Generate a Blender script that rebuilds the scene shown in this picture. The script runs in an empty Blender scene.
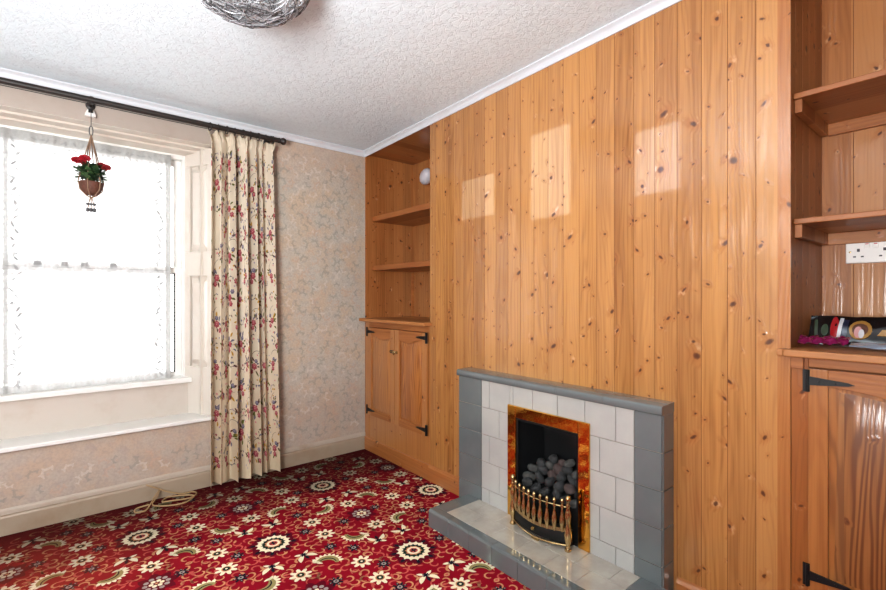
import bpy, math, random
from mathutils import Vector, Matrix
R = random.Random(7)
sc = bpy.context.scene
COL = sc.collection
PI = math.pi

# ------------------------------------------------------------------ helpers
def lin(c):
    return tuple(((x/255.)/12.92 if x/255. <= .04045 else ((x/255.+.055)/1.055)**2.4) for x in c)

class MB:
    def __init__(s): s.v = []; s.f = []; s.m = []; s.mats = []
    def mi(s, m):
        if m not in s.mats: s.mats.append(m)
        return s.mats.index(m)
    def add(s, vs, fs, m):
        o = len(s.v); s.v += [tuple(p) for p in vs]; k = s.mi(m)
        for f in fs: s.f.append([i+o for i in f]); s.m.append(k)
    def box(s, x0, x1, y0, y1, z0, z1, m):
        vs = [(x, y, z) for x in (x0, x1) for y in (y0, y1) for z in (z0, z1)]
        s.add(vs, [(0,1,3,2),(4,6,7,5),(0,4,5,1),(2,3,7,6),(0,2,6,4),(1,5,7,3)], m)
    def quad(s, a, b, c, d, m): s.add([a, b, c, d], [(0,1,2,3)], m)
    def poly(s, pts, m): s.add(pts, [list(range(len(pts)))], m)
    def prism(s, pts, vec, m):
        n = len(pts); vec = Vector(vec)
        vs = [Vector(p) for p in pts] + [Vector(p)+vec for p in pts]
        fs = [list(range(n))[::-1], list(range(n, 2*n))] + [(i, (i+1) % n, n+(i+1) % n, n+i) for i in range(n)]
        s.add(vs, fs, m)
    def tube(s, path, r, m, seg=8, closed=False):
        path = [Vector(p) for p in path]; n = len(path)
        rr = r if isinstance(r, (list, tuple)) else [r]*n
        vs = []; up = Vector((0, 0, 1))
        t0 = (path[1]-path[0]).normalized()
        if abs(t0.dot(up)) > .9: up = Vector((1, 0, 0))
        for i, p in enumerate(path):
            a = path[i-1] if (i > 0 or closed) else p
            b = path[(i+1) % n] if (i < n-1 or closed) else p
            t = (b-a).normalized()
            side = t.cross(up)
            if side.length < 1e-4: side = t.cross(Vector((0, 1, .1)))
            side.normalize(); up = side.cross(t).normalized()
            for k in range(seg):
                an = 2*PI*k/seg
                vs.append(p + (side*math.cos(an)+up*math.sin(an))*rr[i])
        fs = []
        for i in range(n if closed else n-1):
            j = (i+1) % n
            for k in range(seg):
                fs.append((i*seg+k, i*seg+(k+1) % seg, j*seg+(k+1) % seg, j*seg+k))
        if not closed:
            fs.append(list(range(seg))[::-1]); fs.append([(n-1)*seg+k for k in range(seg)])
        s.add(vs, fs, m)
    def lathe(s, prof, c, m, seg=20, axis='z'):
        c = Vector(c); vs = []
        for (r, h) in prof:
            for k in range(seg):
                a = 2*PI*k/seg; p = (r*math.cos(a), r*math.sin(a), h)
                if axis == 'x': p = (p[2], p[0], p[1])
                if axis == 'y': p = (p[0], p[2], p[1])
                vs.append(c+Vector(p))
        n = len(prof)
        fs = [(i*seg+k, i*seg+(k+1) % seg, (i+1)*seg+(k+1) % seg, (i+1)*seg+k) for i in range(n-1) for k in range(seg)]
        fs += [list(range(seg))[::-1], [(n-1)*seg+k for k in range(seg)]]
        s.add(vs, fs, m)
    def grid(s, fn, nu, nv, m):
        vs = [fn(i/nu, j/nv) for j in range(nv+1) for i in range(nu+1)]
        fs = [(j*(nu+1)+i, j*(nu+1)+i+1, (j+1)*(nu+1)+i+1, (j+1)*(nu+1)+i) for j in range(nv) for i in range(nu)]
        s.add(vs, fs, m)
    def build(s, name, parent=None, bevel=0, smooth=False, angle=35, fix=True, origin=None):
        me = bpy.data.meshes.new(name)
        me.from_pydata(s.v, [], s.f)
        for m in s.mats: me.materials.append(m)
        me.polygons.foreach_set('material_index', s.m)
        me.update()
        if fix:
            import bmesh
            b = bmesh.new(); b.from_mesh(me); bmesh.ops.recalc_face_normals(b, faces=b.faces); b.to_mesh(me); b.free()
        if smooth:
            me.polygons.foreach_set('use_smooth', [True]*len(me.polygons)); me.set_sharp_from_angle(angle=math.radians(angle))
        o = bpy.data.objects.new(name, me); COL.objects.link(o)
        if origin:
            me.transform(Matrix.Translation(-Vector(origin))); o.location = origin
        if parent:
            o.parent = parent
            o.location = Vector(o.location) - world_loc(parent)
        if bevel:
            md = o.modifiers.new('bevel', 'BEVEL'); md.width = bevel; md.segments = 2; md.limit_method = 'ANGLE'; md.angle_limit = math.radians(40)
            md.harden_normals = False
        return o

def world_loc(o):
    v = Vector((0, 0, 0))
    while o: v += Vector(o.location); o = o.parent
    return v
def thing(name, label, cat, loc=(0, 0, 0), group=None):
    o = bpy.data.objects.new(name, None); COL.objects.link(o); o.location = loc; o.empty_display_size = .1
    return tag(o, label, cat, group)
def tag(o, label, cat, group=None):
    o['label'] = label; o['category'] = cat
    if group: o['group'] = group
    return o
def struct(o): o['kind'] = 'structure'; return o

# ------------------------------------------------------------------ materials
class NT:
    def __init__(s, name):
        s.mat = bpy.data.materials.new(name); s.mat.use_nodes = True
        s.t = s.mat.node_tree; s.b = s.t.nodes['Principled BSDF']; s.out = s.t.nodes['Material Output']
    def n(s, typ, ins=None, **kw):
        nd = s.t.nodes.new(typ)
        for k, v in kw.items(): setattr(nd, k, v)
        for k, v in (ins or {}).items(): s.set(nd.inputs[k], v)
        return nd
    def set(s, sock, v):
        if isinstance(v, bpy.types.NodeSocket): s.t.links.new(v, sock)
        elif isinstance(v, (tuple, list)) and len(v) == 3 and sock.type == 'RGBA': sock.default_value = (*v, 1)
        else: sock.default_value = v
    def m(s, op, a, b=0., c=0.):
        nd = s.n('ShaderNodeMath', {0: a, 1: b, 2: c}, operation=op); return nd.outputs[0]
    def comb(s, x, y, z): return s.n('ShaderNodeCombineXYZ', {0: x, 1: y, 2: z}).outputs[0]
    def pos(s):
        g = s.n('ShaderNodeNewGeometry'); return g.outputs['Position']
    def sep(s, v):
        o = s.n('ShaderNodeSeparateXYZ', {0: v}).outputs; return o[0], o[1], o[2]
    def noise(s, v, scale, detail=3., rough=.5, dist=0.):
        return s.n('ShaderNodeTexNoise', {'Vector': v, 'Scale': scale, 'Detail': detail, 'Roughness': rough, 'Distortion': dist}).outputs['Fac']
    def ss(s, x, a, b, lo=0., hi=1.):
        return s.n('ShaderNodeMapRange', {0: x, 1: a, 2: b, 3: lo, 4: hi}, interpolation_type='SMOOTHSTEP').outputs[0]
    def mix(s, f, a, b, blend='MIX'):
        nd = s.n('ShaderNodeMix', data_type='RGBA', blend_type=blend)
        s.set(nd.inputs[0], f); s.set(nd.inputs[6], a); s.set(nd.inputs[7], b); return nd.outputs[2]
    def bump(s, h, strength=.3, dist=.01, normal=None):
        d = {'Height': h, 'Strength': strength, 'Distance': dist}
        if normal: d['Normal'] = normal
        return s.n('ShaderNodeBump', d).outputs[0]
    def P(s, **kw):
        al = {'color': 'Base Color', 'rough': 'Roughness', 'metal': 'Metallic', 'spec': 'Specular IOR Level', 'coat': 'Coat Weight',
              'coatr': 'Coat Roughness', 'normal': 'Normal', 'coatn': 'Coat Normal', 'sheen': 'Sheen Weight', 'alpha': 'Alpha'}
        for k, v in kw.items(): s.set(s.b.inputs[al[k]], v)
        return s.mat

def plain(name, c, rough=.5, metal=0., coat=0., var=.12, vs=18., bump=0., spec=.5, sheen=0.):
    t = NT(name); p = t.pos(); n = t.noise(p, vs, 4.)
    c = lin(c); d = tuple(x*(1-var) for x in c); l = tuple(min(1, x*(1+var)) for x in c)
    t.P(color=t.mix(n, d, l), rough=rough, metal=metal, coat=coat, coatr=.1, spec=spec, sheen=sheen)
    if bump: t.P(normal=t.bump(n, bump, .004))
    return t.mat

def wood(name, across='y', grain='z', bw=.0886, off=.5373, base=(202, 147, 84), dark=(138, 82, 34), rough=.34, coat=.8, knot=1., seed=0., ksc=1., vary=.5, cath=.18, kden=.42, tone=.80):
    t = NT(name); x, y, z = t.sep(t.pos()); ax = {'x': x, 'y': y, 'z': z}
    a, g = ax[across], ax[grain]; c = ax[[k for k in 'xyz' if k not in (across, grain)][0]]
    bid = t.m('FLOOR', t.m('DIVIDE', t.m('SUBTRACT', a, off), bw))
    wn = t.n('ShaderNodeTexWhiteNoise', {0: t.comb(bid, seed, 3.7)}, noise_dimensions='3D')
    r = wn.outputs['Value']; r1, r2, r3 = t.sep(wn.outputs['Color'])
    gs = t.m('ADD', g, t.m('MULTIPLY', r, 37.))
    def knots(fa, fg, rmin, rvar, den, sd, stretch):
        vo = t.n('ShaderNodeTexVoronoi', {'Vector': t.comb(t.m('MULTIPLY', a, fa), t.m('ADD', t.m('MULTIPLY', gs, fg), sd), 0.), 'Scale': 1., 'Randomness': 1.}, voronoi_dimensions='2D', feature='F1')
        kc = t.sep(vo.outputs['Color']); px, py, _ = t.sep(vo.outputs['Position'])
        dx = t.m('DIVIDE', t.m('SUBTRACT', t.m('MULTIPLY', a, fa), px), fa)
        dy = t.m('DIVIDE', t.m('SUBTRACT', t.m('ADD', t.m('MULTIPLY', gs, fg), sd), py), fg)
        # tilt and stretch each knot its own way
        tl = t.m('MULTIPLY', t.m('SUBTRACT', kc[2], .5), 1.6)
        dx2 = t.m('SUBTRACT', dx, t.m('MULTIPLY', dy, tl)); dy2 = t.m('MULTIPLY', dy, t.m('ADD', .55, t.m('MULTIPLY', kc[1], stretch)))
        wob = t.m('MULTIPLY', t.m('SUBTRACT', t.noise(t.comb(t.m('MULTIPLY', a, 110.), t.m('MULTIPLY', gs, 80.), sd), 1., 3., .6), .5), .009)
        d = t.m('ADD', t.m('SQRT', t.m('ADD', t.m('MULTIPLY', dx2, dx2), t.m('MULTIPLY', dy2, dy2))), wob)
        has = t.ss(kc[0], den, den+.03)
        kr = t.m('ADD', t.m('MULTIPLY', t.m('POWER', kc[1], 2.), rvar), rmin)
        q = t.m('DIVIDE', d, kr)
        hk = t.m('MULTIPLY', has, knot)
        return t.m('MULTIPLY', t.ss(q, .55, 1.35, 1., 0.), hk), t.m('MULTIPLY', t.ss(q, .8, 4.5, 1., 0.), hk), t.m('MULTIPLY', t.ss(q, .1, .6, 1., 0.), hk)
    k1, h1, c1 = knots(9.*ksc, 4.4*ksc, .005, .009, kden, 0., .5)
    k2, h2, c2 = knots(17.*ksc, 8.5*ksc, .0026, .005, .46, 11.3, .9)
    kmask = t.m('MAXIMUM', k1, t.m('MULTIPLY', k2, .85)); halo = t.m('MAXIMUM', h1, t.m('MULTIPLY', h2, .7)); core = t.m('MAXIMUM', c1, c2)
    low = t.noise(t.comb(t.m('MULTIPLY', a, 9.), t.m('MULTIPLY', gs, .9), t.m('ADD', c, r)), 1., 2.)
    ph = t.m('ADD', t.m('MULTIPLY', a, 330.), t.m('ADD', t.m('MULTIPLY', low, 60.), t.m('MULTIPLY', halo, 6.)))
    ring = t.m('ADD', t.m('MULTIPLY', t.m('SINE', ph), .5), .5)
    fine = t.noise(t.comb(t.m('MULTIPLY', a, 300.), t.m('MULTIPLY', gs, 4.), t.m('MULTIPLY', c, 90.)), 1., 3.)
    streak = t.noise(t.comb(t.m('MULTIPLY', a, 70.), t.m('MULTIPLY', gs, 1.1), t.m('ADD', seed, r)), 1., 2.)
    broad = t.noise(t.comb(t.m('MULTIPLY', a, 10.), t.m('MULTIPLY', gs, 1.6), seed), 1., 3.)
    f = t.m('ADD', t.m('MULTIPLY', t.m('POWER', ring, 2.2), cath), t.m('MULTIPLY', fine, .5))
    f = t.m('ADD', f, t.m('MULTIPLY', t.m('SUBTRACT', streak, .5), .8))
    f = t.m('ADD', f, t.m('MULTIPLY', t.m('SUBTRACT', broad, .5), .7))
    f = t.m('ADD', f, t.m('MULTIPLY', t.m('SUBTRACT', r1, .5), vary))
    f = t.ss(f, -.1, .95)
    col = t.mix(f, lin(base), lin(dark))
    col = t.mix(t.m('MULTIPLY', r2, .35), col, lin((216, 164, 108)))
    fl = t.ss(t.noise(t.comb(t.m('MULTIPLY', a, 34.), t.m('MULTIPLY', gs, 20.), seed), 1., 3.), .56, .72)
    col = t.mix(t.m('MULTIPLY', t.m('MULTIPLY', fl, halo), .9), col, lin((244, 206, 160)))  # pale flecks by the knots: varnish highlights painted into the colour
    col = t.mix(t.m('MULTIPLY', halo, .34), col, lin((172, 98, 42)))
    col = t.mix(t.m('MULTIPLY', kmask, .9), col, lin((92, 46, 20)))
    col = t.mix(t.m('MULTIPLY', core, .55), col, lin((70, 36, 20)))
    col = t.mix(1., col, (tone*1.02, tone*.97, tone*.90), 'MULTIPLY')
    h = t.m('ADD', t.m('MULTIPLY', ring, .3), t.m('ADD', t.m('MULTIPLY', broad, 1.5), halo))
    rp = t.noise(t.comb(t.m('MULTIPLY', t.m('SUBTRACT', a, off), 2.2/bw), t.m('MULTIPLY', gs, 1.3), seed), 1., 2.)
    bl = t.noise(t.comb(t.m('MULTIPLY', a, 5.), t.m('MULTIPLY', gs, 2.2), c), 1., 1.)
    cn = t.bump(t.m('ADD', bl, t.m('ADD', t.m('MULTIPLY', f, .07), t.m('ADD', t.m('MULTIPLY', halo, .14), t.m('MULTIPLY', rp, .8)))), .4, .012)
    t.P(color=col, rough=rough, coat=coat, coatr=.11, normal=t.bump(h, .25, .002), coatn=cn)
    t.b.inputs['Coat IOR'].default_value = 1.7
    return t.mat

M = {}
M['cladding'] = wood('varnished_pine_cladding')
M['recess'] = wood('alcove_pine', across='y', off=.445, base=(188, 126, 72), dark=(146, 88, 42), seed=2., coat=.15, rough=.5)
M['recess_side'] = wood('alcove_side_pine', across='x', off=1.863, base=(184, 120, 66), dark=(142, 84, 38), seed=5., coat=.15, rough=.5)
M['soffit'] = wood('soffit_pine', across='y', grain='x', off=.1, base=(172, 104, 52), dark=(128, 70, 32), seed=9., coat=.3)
M['shelf'] = wood('shelf_pine', across='x', grain='y', bw=.2, off=1.7, base=(182, 116, 60), dark=(142, 80, 36), seed=11., ksc=.7, coat=.15, rough=.5)
M['rail'] = wood('rail_pine', across='z', grain='y', bw=.3, off=-.1, base=(188, 122, 64), dark=(150, 86, 38), seed=13., ksc=.6, coat=.2, rough=.5)
M['stile'] = wood('stile_pine', across='y', grain='z', bw=.5, off=-.2, base=(192, 128, 68), dark=(156, 92, 42), seed=17., ksc=.5)
M['door'] = wood('door_pine', across='y', grain='z', bw=.26, off=-.05, base=(196, 128, 64), dark=(140, 78, 32), seed=19., knot=.4, ksc=.45, vary=.2, cath=.5)
M['plinth'] = wood('plinth_pine', across='z', grain='y', bw=.4, off=-.1, base=(196, 122, 60), dark=(158, 88, 38), seed=23., ksc=.6)
M['door_big'] = wood('bold_grain_door_pine', across='y', grain='z', bw=.6, off=-.3, base=(190, 128, 72), dark=(124, 70, 32), seed=29., coat=.25, rough=.5, tone=.72, knot=.7, ksc=.5, vary=.0, cath=.75)
M['stile_dark'] = wood('dark_stile_pine', across='y', grain='z', bw=.5, off=-.2, base=(170, 104, 52), dark=(128, 72, 32), seed=31., ksc=.8, coat=.3)
M['groove'] = plain('dark_groove', (112, 64, 28), .7)

def painted(name, c, rough=.35, dirt=.12, bump=.15):
    t = NT(name); p = t.pos()
    n = t.noise(p, 5., 5., .6); f = t.noise(p, 60., 3.)
    c = lin(c)
    col = t.mix(t.m('MULTIPLY', t.ss(n, .45, .8), dirt*3), c, tuple(a*b for a, b in zip(c, (.82, .74, .66))))
    t.P(color=col, rough=rough, normal=t.bump(f, bump, .002)); return t.mat
M['white'] = painted('white_gloss_paint', (222, 220, 216))
M['cream'] = painted('aged_cream_paint', (200, 191, 180), .4)
M['shutter'] = painted('shutter_paint', (206, 198, 188), .4)
M['skirting2'] = painted('chipped_skirting_top', (178, 164, 150), .5, .35, .6)
M['lintel'] = painted('stained_lintel_paint', (166, 154, 144), .5, .2)
M['skirting'] = painted('grubby_skirting_paint', (160, 143, 124), .45, .3, .3)
M['cornice'] = painted('cornice_paint', (204, 207, 212), .5)
M['bay'] = painted('bay_panel_paint', (190, 180, 170), .5, .25)

# wallpaper
def wallpaper(name, tintc, f0=.0):
    t = NT(name); p = t.pos(); x, y, z = t.sep(p)
    n1 = t.noise(p, 7., 4., .6); n2 = t.noise(p, 26., 4., .65, .8); n3 = t.noise(p, 3., 2.); n4 = t.noise(p, 90., 3.)
    col = t.mix(t.ss(n1, .35, .68), lin((200, 197, 186)), lin((206, 190, 168)))
    col = t.mix(t.m('MULTIPLY', t.ss(n2, .52, .62), .45), col, lin((178, 176, 172)))
    col = t.mix(t.m('MULTIPLY', t.ss(z, 2.35, 1.5), .0), col, (1, 1, 1))
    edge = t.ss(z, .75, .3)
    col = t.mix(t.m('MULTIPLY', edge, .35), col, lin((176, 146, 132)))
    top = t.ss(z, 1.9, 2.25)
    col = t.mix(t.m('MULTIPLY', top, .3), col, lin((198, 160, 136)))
    if tintc: col = t.mix(f0, col, lin(tintc))
    col = t.mix(t.m('MULTIPLY', t.ss(n4, .35, .7), .25), col, lin((150, 144, 138)))
    col = t.mix(1., col, (.84, .79, .77), 'MULTIPLY')
    t.P(color=col, rough=.7, normal=t.bump(t.m('ADD', n2, t.m('MULTIPLY', n4, .4)), .5, .004)); return t.mat
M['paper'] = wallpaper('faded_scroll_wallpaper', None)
M['paper_grey'] = wallpaper('wallpaper_grey_leaf', (128, 140, 136), .36)
M['paper_pink'] = wallpaper('wallpaper_pink_leaf', (206, 172, 150), .34)
M['paper_pale'] = wallpaper('wallpaper_pale_leaf', (240, 236, 228), .26)

t = NT('textured_ceiling_paper'); p = t.pos()
n = t.noise(p, 38., 5., .65, 1.0); n2 = t.noise(p, 90., 3.); n3 = t.noise(p, 2., 3.)
vo = t.n('ShaderNodeTexVoronoi', {'Vector': p, 'Scale': 26.}, feature='DISTANCE_TO_EDGE').outputs[0]
hh = t.m('ADD', t.m('ADD', t.ss(n, .5, .62), t.m('MULTIPLY', n2, .5)), t.m('MULTIPLY', t.ss(vo, 0., .12), .4))
col = t.mix(n3, lin((219, 232, 239)), lin((229, 241, 247)))
col = t.mix(t.m('MULTIPLY', t.ss(n, .5, .6), .25), col, lin((206, 214, 222)))
M['ceiling'] = t.P(color=col, rough=.8, normal=t.bump(hh, .4, .0035))

# carpet colours share browning at left and darkening towards the window wall
def carpet(name, c, darken=.93, b=0.):
    t = NT(name); p = t.pos(); x, y, z = t.sep(p)
    n = t.noise(p, 3.5, 3.); f = t.noise(p, 420., 2.)
    yy = t.m('ADD', t.m('ADD', y, t.m('MULTIPLY', x, .12)), t.m('MULTIPLY', t.m('SUBTRACT', n, .5), .5))
    k = t.ss(yy, 2.35, 3.25)
    left = t.m('MULTIPLY', t.ss(t.m('ADD', x, t.m('MULTIPLY', n, .4)), .75, .1), t.ss(yy, 1.9, 2.6))
    col = t.mix(t.m('MULTIPLY', t.ss(f, .3, .7), .35), lin(c), tuple(a*.6 for a in lin(c)))
    col = t.mix(t.m('MULTIPLY', t.ss(t.noise(p, 2.2, 4., .65), .45, .7), .45), col, tuple(a*.45 for a in lin(c)))
    brown = tuple(a*.5+b_*.5 for a, b_ in zip(tuple(a*.8 for a in lin(c)), lin((150, 74, 40))))
    col = t.mix(t.m('MULTIPLY', left, .7), col, brown)
    dk = tuple(a*.11+b_*.09 for a, b_ in zip(lin(c), lin((60, 36, 26))))
    col = t.mix(t.m('MULTIPLY', k, darken), col, dk)
    t.P(color=col, rough=.95, sheen=.0, spec=.1, normal=t.bump(f, .5, .003)); return t.mat
CP = {'red': carpet('carpet_crimson', (152, 15, 38)), 'maroon': carpet('carpet_maroon', (104, 12, 34)), 'cream': carpet('carpet_cream', (252, 238, 206)),
      'tan': carpet('carpet_tan', (214, 150, 110)), 'pink': carpet('carpet_pink', (206, 96, 86)), 'navy': carpet('carpet_navy', (26, 30, 42)),
      'green': carpet('carpet_green', (34, 50, 40)), 'khaki': carpet('carpet_khaki', (166, 150, 100)), 'grey': carpet('carpet_grey', (172, 156, 150))}

M['grey_tile'] = None
def tile(name, c1, c2, mott=9.):
    t = NT(name); p = t.pos(); n = t.noise(p, mott, 4., .6); f = t.noise(p, 140., 2.)
    t.P(color=t.mix(t.ss(n, .3, .7), lin(c1), lin(c2)), rough=.12, coat=.8, coatr=.04, normal=t.bump(n, .06, .003)); return t.mat
M['grey_tile'] = tile('grey_glazed_tile', (98, 104, 105), (106, 112, 113), 3.)
M['white_tile'] = tile('white_glazed_tile', (168, 167, 163), (178, 176, 171), 4.)
M['hearth_tile'] = tile('hearth_cream_tile', (168, 160, 150), (184, 177, 166), 10.)
M['grout'] = plain('grout', (150, 138, 126), .9)
M['grout_dark'] = plain('dark_grout', (96, 90, 84), .9)
M['brass'] = plain('polished_brass', (236, 178, 84), .04, 1., var=.04, bump=.08, vs=30.)
M['old_brass'] = plain('dull_brass', (196, 170, 124), .24, 1., var=.25, vs=60.)
M['black_metal'] = plain('black_metal', (22, 23, 24), .45, .3)
M['iron'] = plain('black_iron', (14, 14, 15), .5)
M['soot'] = plain('sooty_lining', (30, 31, 32), .32, var=.5, vs=5.)
M['coal'] = plain('grey_ceramic_coal', (50, 50, 50), .8, var=.6, vs=30., bump=.6)
M['coal2'] = plain('pale_ceramic_coal', (74, 73, 70), .85, var=.5, vs=34., bump=.6)
M['coal3'] = plain('reddish_ceramic_coal', (74, 60, 57), .85, var=.5, vs=34., bump=.6)
M['pole'] = plain('dark_stained_pole', (38, 31, 27), .5, var=.3)
M['socket'] = plain('socket_white_plastic', (238, 236, 232), .3, var=.03)
M['socket_dark'] = plain('socket_slots', (60, 54, 60), .5)
M['socket_red'] = plain('socket_red_mark', (196, 50, 46), .5)
M['cable'] = plain('cream_cable', (168, 138, 98), .5)
M['chrome'] = plain('brushed_aluminium_wire', (188, 190, 194), .35, .45)
M['chrome_d'] = plain('dark_aluminium_wire', (92, 92, 94), .45, .4)
M['cord'] = plain('jute_cord', (134, 108, 88), .9)
M['wicker'] = plain('wicker_pot', (92, 56, 42), .7, var=.5, vs=120., bump=.5)
M['leaf'] = plain('silk_leaf_green', (70, 98, 58), .6, var=.4, vs=50.)
M['leaf_d'] = plain('silk_leaf_dark_green', (40, 66, 40), .6, var=.4, vs=50.)
M['petal'] = plain('red_silk_petal', (160, 20, 36), .6, var=.3, vs=60.)
M['petal_d'] = plain('dark_red_silk_petal', (140, 28, 34), .6, var=.3, vs=60.)
M['bead'] = plain('grey_bead', (80, 78, 80), .4)
M['shell'] = plain('pale_grey_plastic', (196, 194, 200), .45, var=.1)

# cloth
def cloth(name, c, trans=.25, darken=True):
    t = NT(name); p = t.pos(); x, y, z = t.sep(p)
    w = t.noise(p, 400., 2.); n = t.noise(p, 5., 2.)
    c = lin(c); col = t.mix(t.m('MULTIPLY', w, .25), c, tuple(a*.8 for a in c))
    if darken: col = t.mix(t.m('MULTIPLY', t.ss(t.m('ADD', z, t.m('MULTIPLY', n, .4)), 1.5, .1), .42), col, tuple(a*b for a, b in zip(c, (.92, .74, .48))))  # warmer and darker towards the hem
    t.P(color=col, rough=.9, spec=.2, normal=t.bump(w, .1, .001))
    if trans:
        tr = t.n('ShaderNodeBsdfTranslucent', {'Color': col})
        mx = t.n('ShaderNodeMixShader', {0: trans, 1: t.b.outputs[0], 2: tr.outputs[0]})
        t.t.links.new(mx.outputs[0], t.out.inputs[0])
    return t.mat
M['curtain'] = cloth('cream_cotton', (226, 214, 194))
CC = {k: cloth('print_'+k, c, .15, False) for k, c in dict(rose=(164, 80, 88), rosel=(216, 144, 144), olive=(104, 104, 48), gold=(190, 146, 62), slate=(112, 108, 124), brown=(96, 60, 48), lilac=(176, 160, 176)).items()}

def net(name, c, alpha, dense=.0):
    t = NT(name); p = t.pos(); x, y, z = t.sep(p)
    n = t.noise(p, 90., 3.)
    di = t.n('ShaderNodeBsdfDiffuse', {'Color': lin(c)}); tr = t.n('ShaderNodeBsdfTranslucent', {'Color': lin(c)})
    a = t.n('ShaderNodeMixShader', {0: .5, 1: di.outputs[0], 2: tr.outputs[0]})
    tp = t.n('ShaderNodeBsdfTransparent', {'Color': (1, 1, 1)})
    fac = t.m('ADD', alpha, t.m('MULTIPLY', t.m('SUBTRACT', n, .5), .25))
    mx = t.n('ShaderNodeMixShader', {0: fac, 1: tp.outputs[0], 2: a.outputs[0]})
    t.t.links.new(mx.outputs[0], t.out.inputs[0]); t.t.nodes.remove(t.b); return t.mat
M['net'] = net('net_voile', (215, 215, 215), .78)
M['lace'] = net('lace_thread', (178, 178, 178), .92)
M['lace_soft'] = net('lace_fine_thread', (200, 200, 200), .88)
M['lace_band'] = net('lace_border', (190, 190, 188), .91)

t = NT('window_glass')
gl = t.n('ShaderNodeBsdfGlossy', {'Color': (1, 1, 1, 1), 'Roughness': .02}); tp = t.n('ShaderNodeBsdfTransparent', {'Color': (.97, .98, .98)})
fr = t.n('ShaderNodeFresnel', {'IOR': 1.45})
mx = t.n('ShaderNodeMixShader', {0: fr.outputs[0], 1: tp.outputs[0], 2: gl.outputs[0]}); t.t.links.new(mx.outputs[0], t.out.inputs[0])
M['glass'] = t.mat

# ------------------------------------------------------------------ dimensions (metres, camera at x=0,y=0)
WX = 1.863; BX = 2.32          # panelled breast face, alcove back
WY = 3.197                      # window wall
YL = 2.368; YR = .445           # breast ends
H = 2.335
XL = -2.4; YB = -1.6            # unseen walls
OX0, OX1 = -.98, .757           # window opening at the room face
SILL, HEAD = .44, 2.153

# ------------------------------------------------------------------ flat motif helpers
class Flat:
    """collects flat coloured shapes in a plane; place(x,y,layer)->3d"""
    def __init__(s, mb, place): s.mb = mb; s.place = place
    def poly(s, pts, m, l):
        s.mb.poly([s.place(x, y, l) for x, y in pts], m)
    def star(s, c, R1, R2, n, m, l, rot=0):
        pts = []
        for k in range(n):
            a = rot+2*PI*k/n; w = PI/n
            for da, rr in ((-.95*w, R2), (-.45*w, R1*.88), (0, R1), (.45*w, R1*.88)):
                pts.append((c[0]+rr*math.cos(a+da), c[1]+rr*math.sin(a+da)))
        s.fan(c, pts, m, l)
    def fan(s, c, pts, m, l):
        n = len(pts)
        s.mb.add([s.place(c[0], c[1], l)]+[s.place(x, y, l) for x, y in pts], [(0, 1+i, 1+(i+1) % n) for i in range(n)], m)
    def disc(s, c, r, m, l, n=14): s.fan(c, [(c[0]+r*math.cos(2*PI*k/n), c[1]+r*math.sin(2*PI*k/n)) for k in range(n)], m, l)
    def lens(s, c, L, W, rot, m, l, bend=0):
        n = 6; up = []; dn = []
        for i in range(n+1):
            t_ = i/n; x = (t_-.5)*L; w = W*.5*math.sin(PI*t_)**.8; b = bend*math.sin(PI*t_)
            up.append((x, b+w)); dn.append((x, b-w))
        pts = up + dn[::-1][1:-1]
        cs, sn = math.cos(rot), math.sin(rot)
        up_ = [(c[0]+x*cs-y*sn, c[1]+x*sn+y*cs) for x, y in up]; dn_ = [(c[0]+x*cs-y*sn, c[1]+x*sn+y*cs) for x, y in dn]
        vs = [s.place(*q, l) for q in up_]+[s.place(*q, l) for q in dn_]
        s.mb.add(vs, [(i, i+1, n+2+i, n+1+i) for i in range(n)], m)
    def arc(s, c, r, a0, a1, w, m, l, n=9, spiral=0):
        vs = []; 
        for i in range(n+1):
            t_ = i/n; a = a0+(a1-a0)*t_; ww = w*(.35+.65*math.sin(PI*min(1, t_*.9+.05))); rr = r*(1-spiral*t_)
            for q in (rr-ww/2, rr+ww/2): vs.append(s.place(c[0]+q*math.cos(a), c[1]+q*math.sin(a), l))
        s.mb.add(vs, [(2*i, 2*i+1, 2*i+3, 2*i+2) for i in range(n)], m)

# ------------------------------------------------------------------ floor / carpet
fm = MB()
fm.box(XL-.1, BX+.1, YB-.1, 3.75, -.1, 0, CP['red'])
F = Flat(fm, lambda x, y, l: (x, y, .0006+.00035*l))
PP = .97; OC = (1.286, 2.730)
def med(c):
    F.star(c, .118, .096, 8, CP['maroon'], 0, .39)
    for k in range(8):
        a = 2*PI*k/8; q = (c[0]+.107*math.cos(a), c[1]+.107*math.sin(a))
        F.arc(q, .021, a-2.3, a+2.0, .0065, CP['tan'], 2, 8, .3)
        q = (c[0]+.125*math.cos(a+.39), c[1]+.125*math.sin(a+.39)); F.lens(q, .03, .010, a+.39+PI/2, CP['pink'], 2)
        F.lens((c[0]+.092*math.cos(a+.39), c[1]+.092*math.sin(a+.39)), .03, .018, a+.39, CP['navy'], 1)
    F.star(c, .083, .070, 16, CP['cream'], 3)
    F.star(c, .058, .048, 16, CP['green'], 4, .2)
    F.star(c, .041, .034, 10, CP['tan'], 5); F.disc(c, .031, CP['cream'], 6)
    F.disc(c, .02, CP['pink'], 7); F.star(c, .017, .006, 4, CP['navy'], 8)
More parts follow.
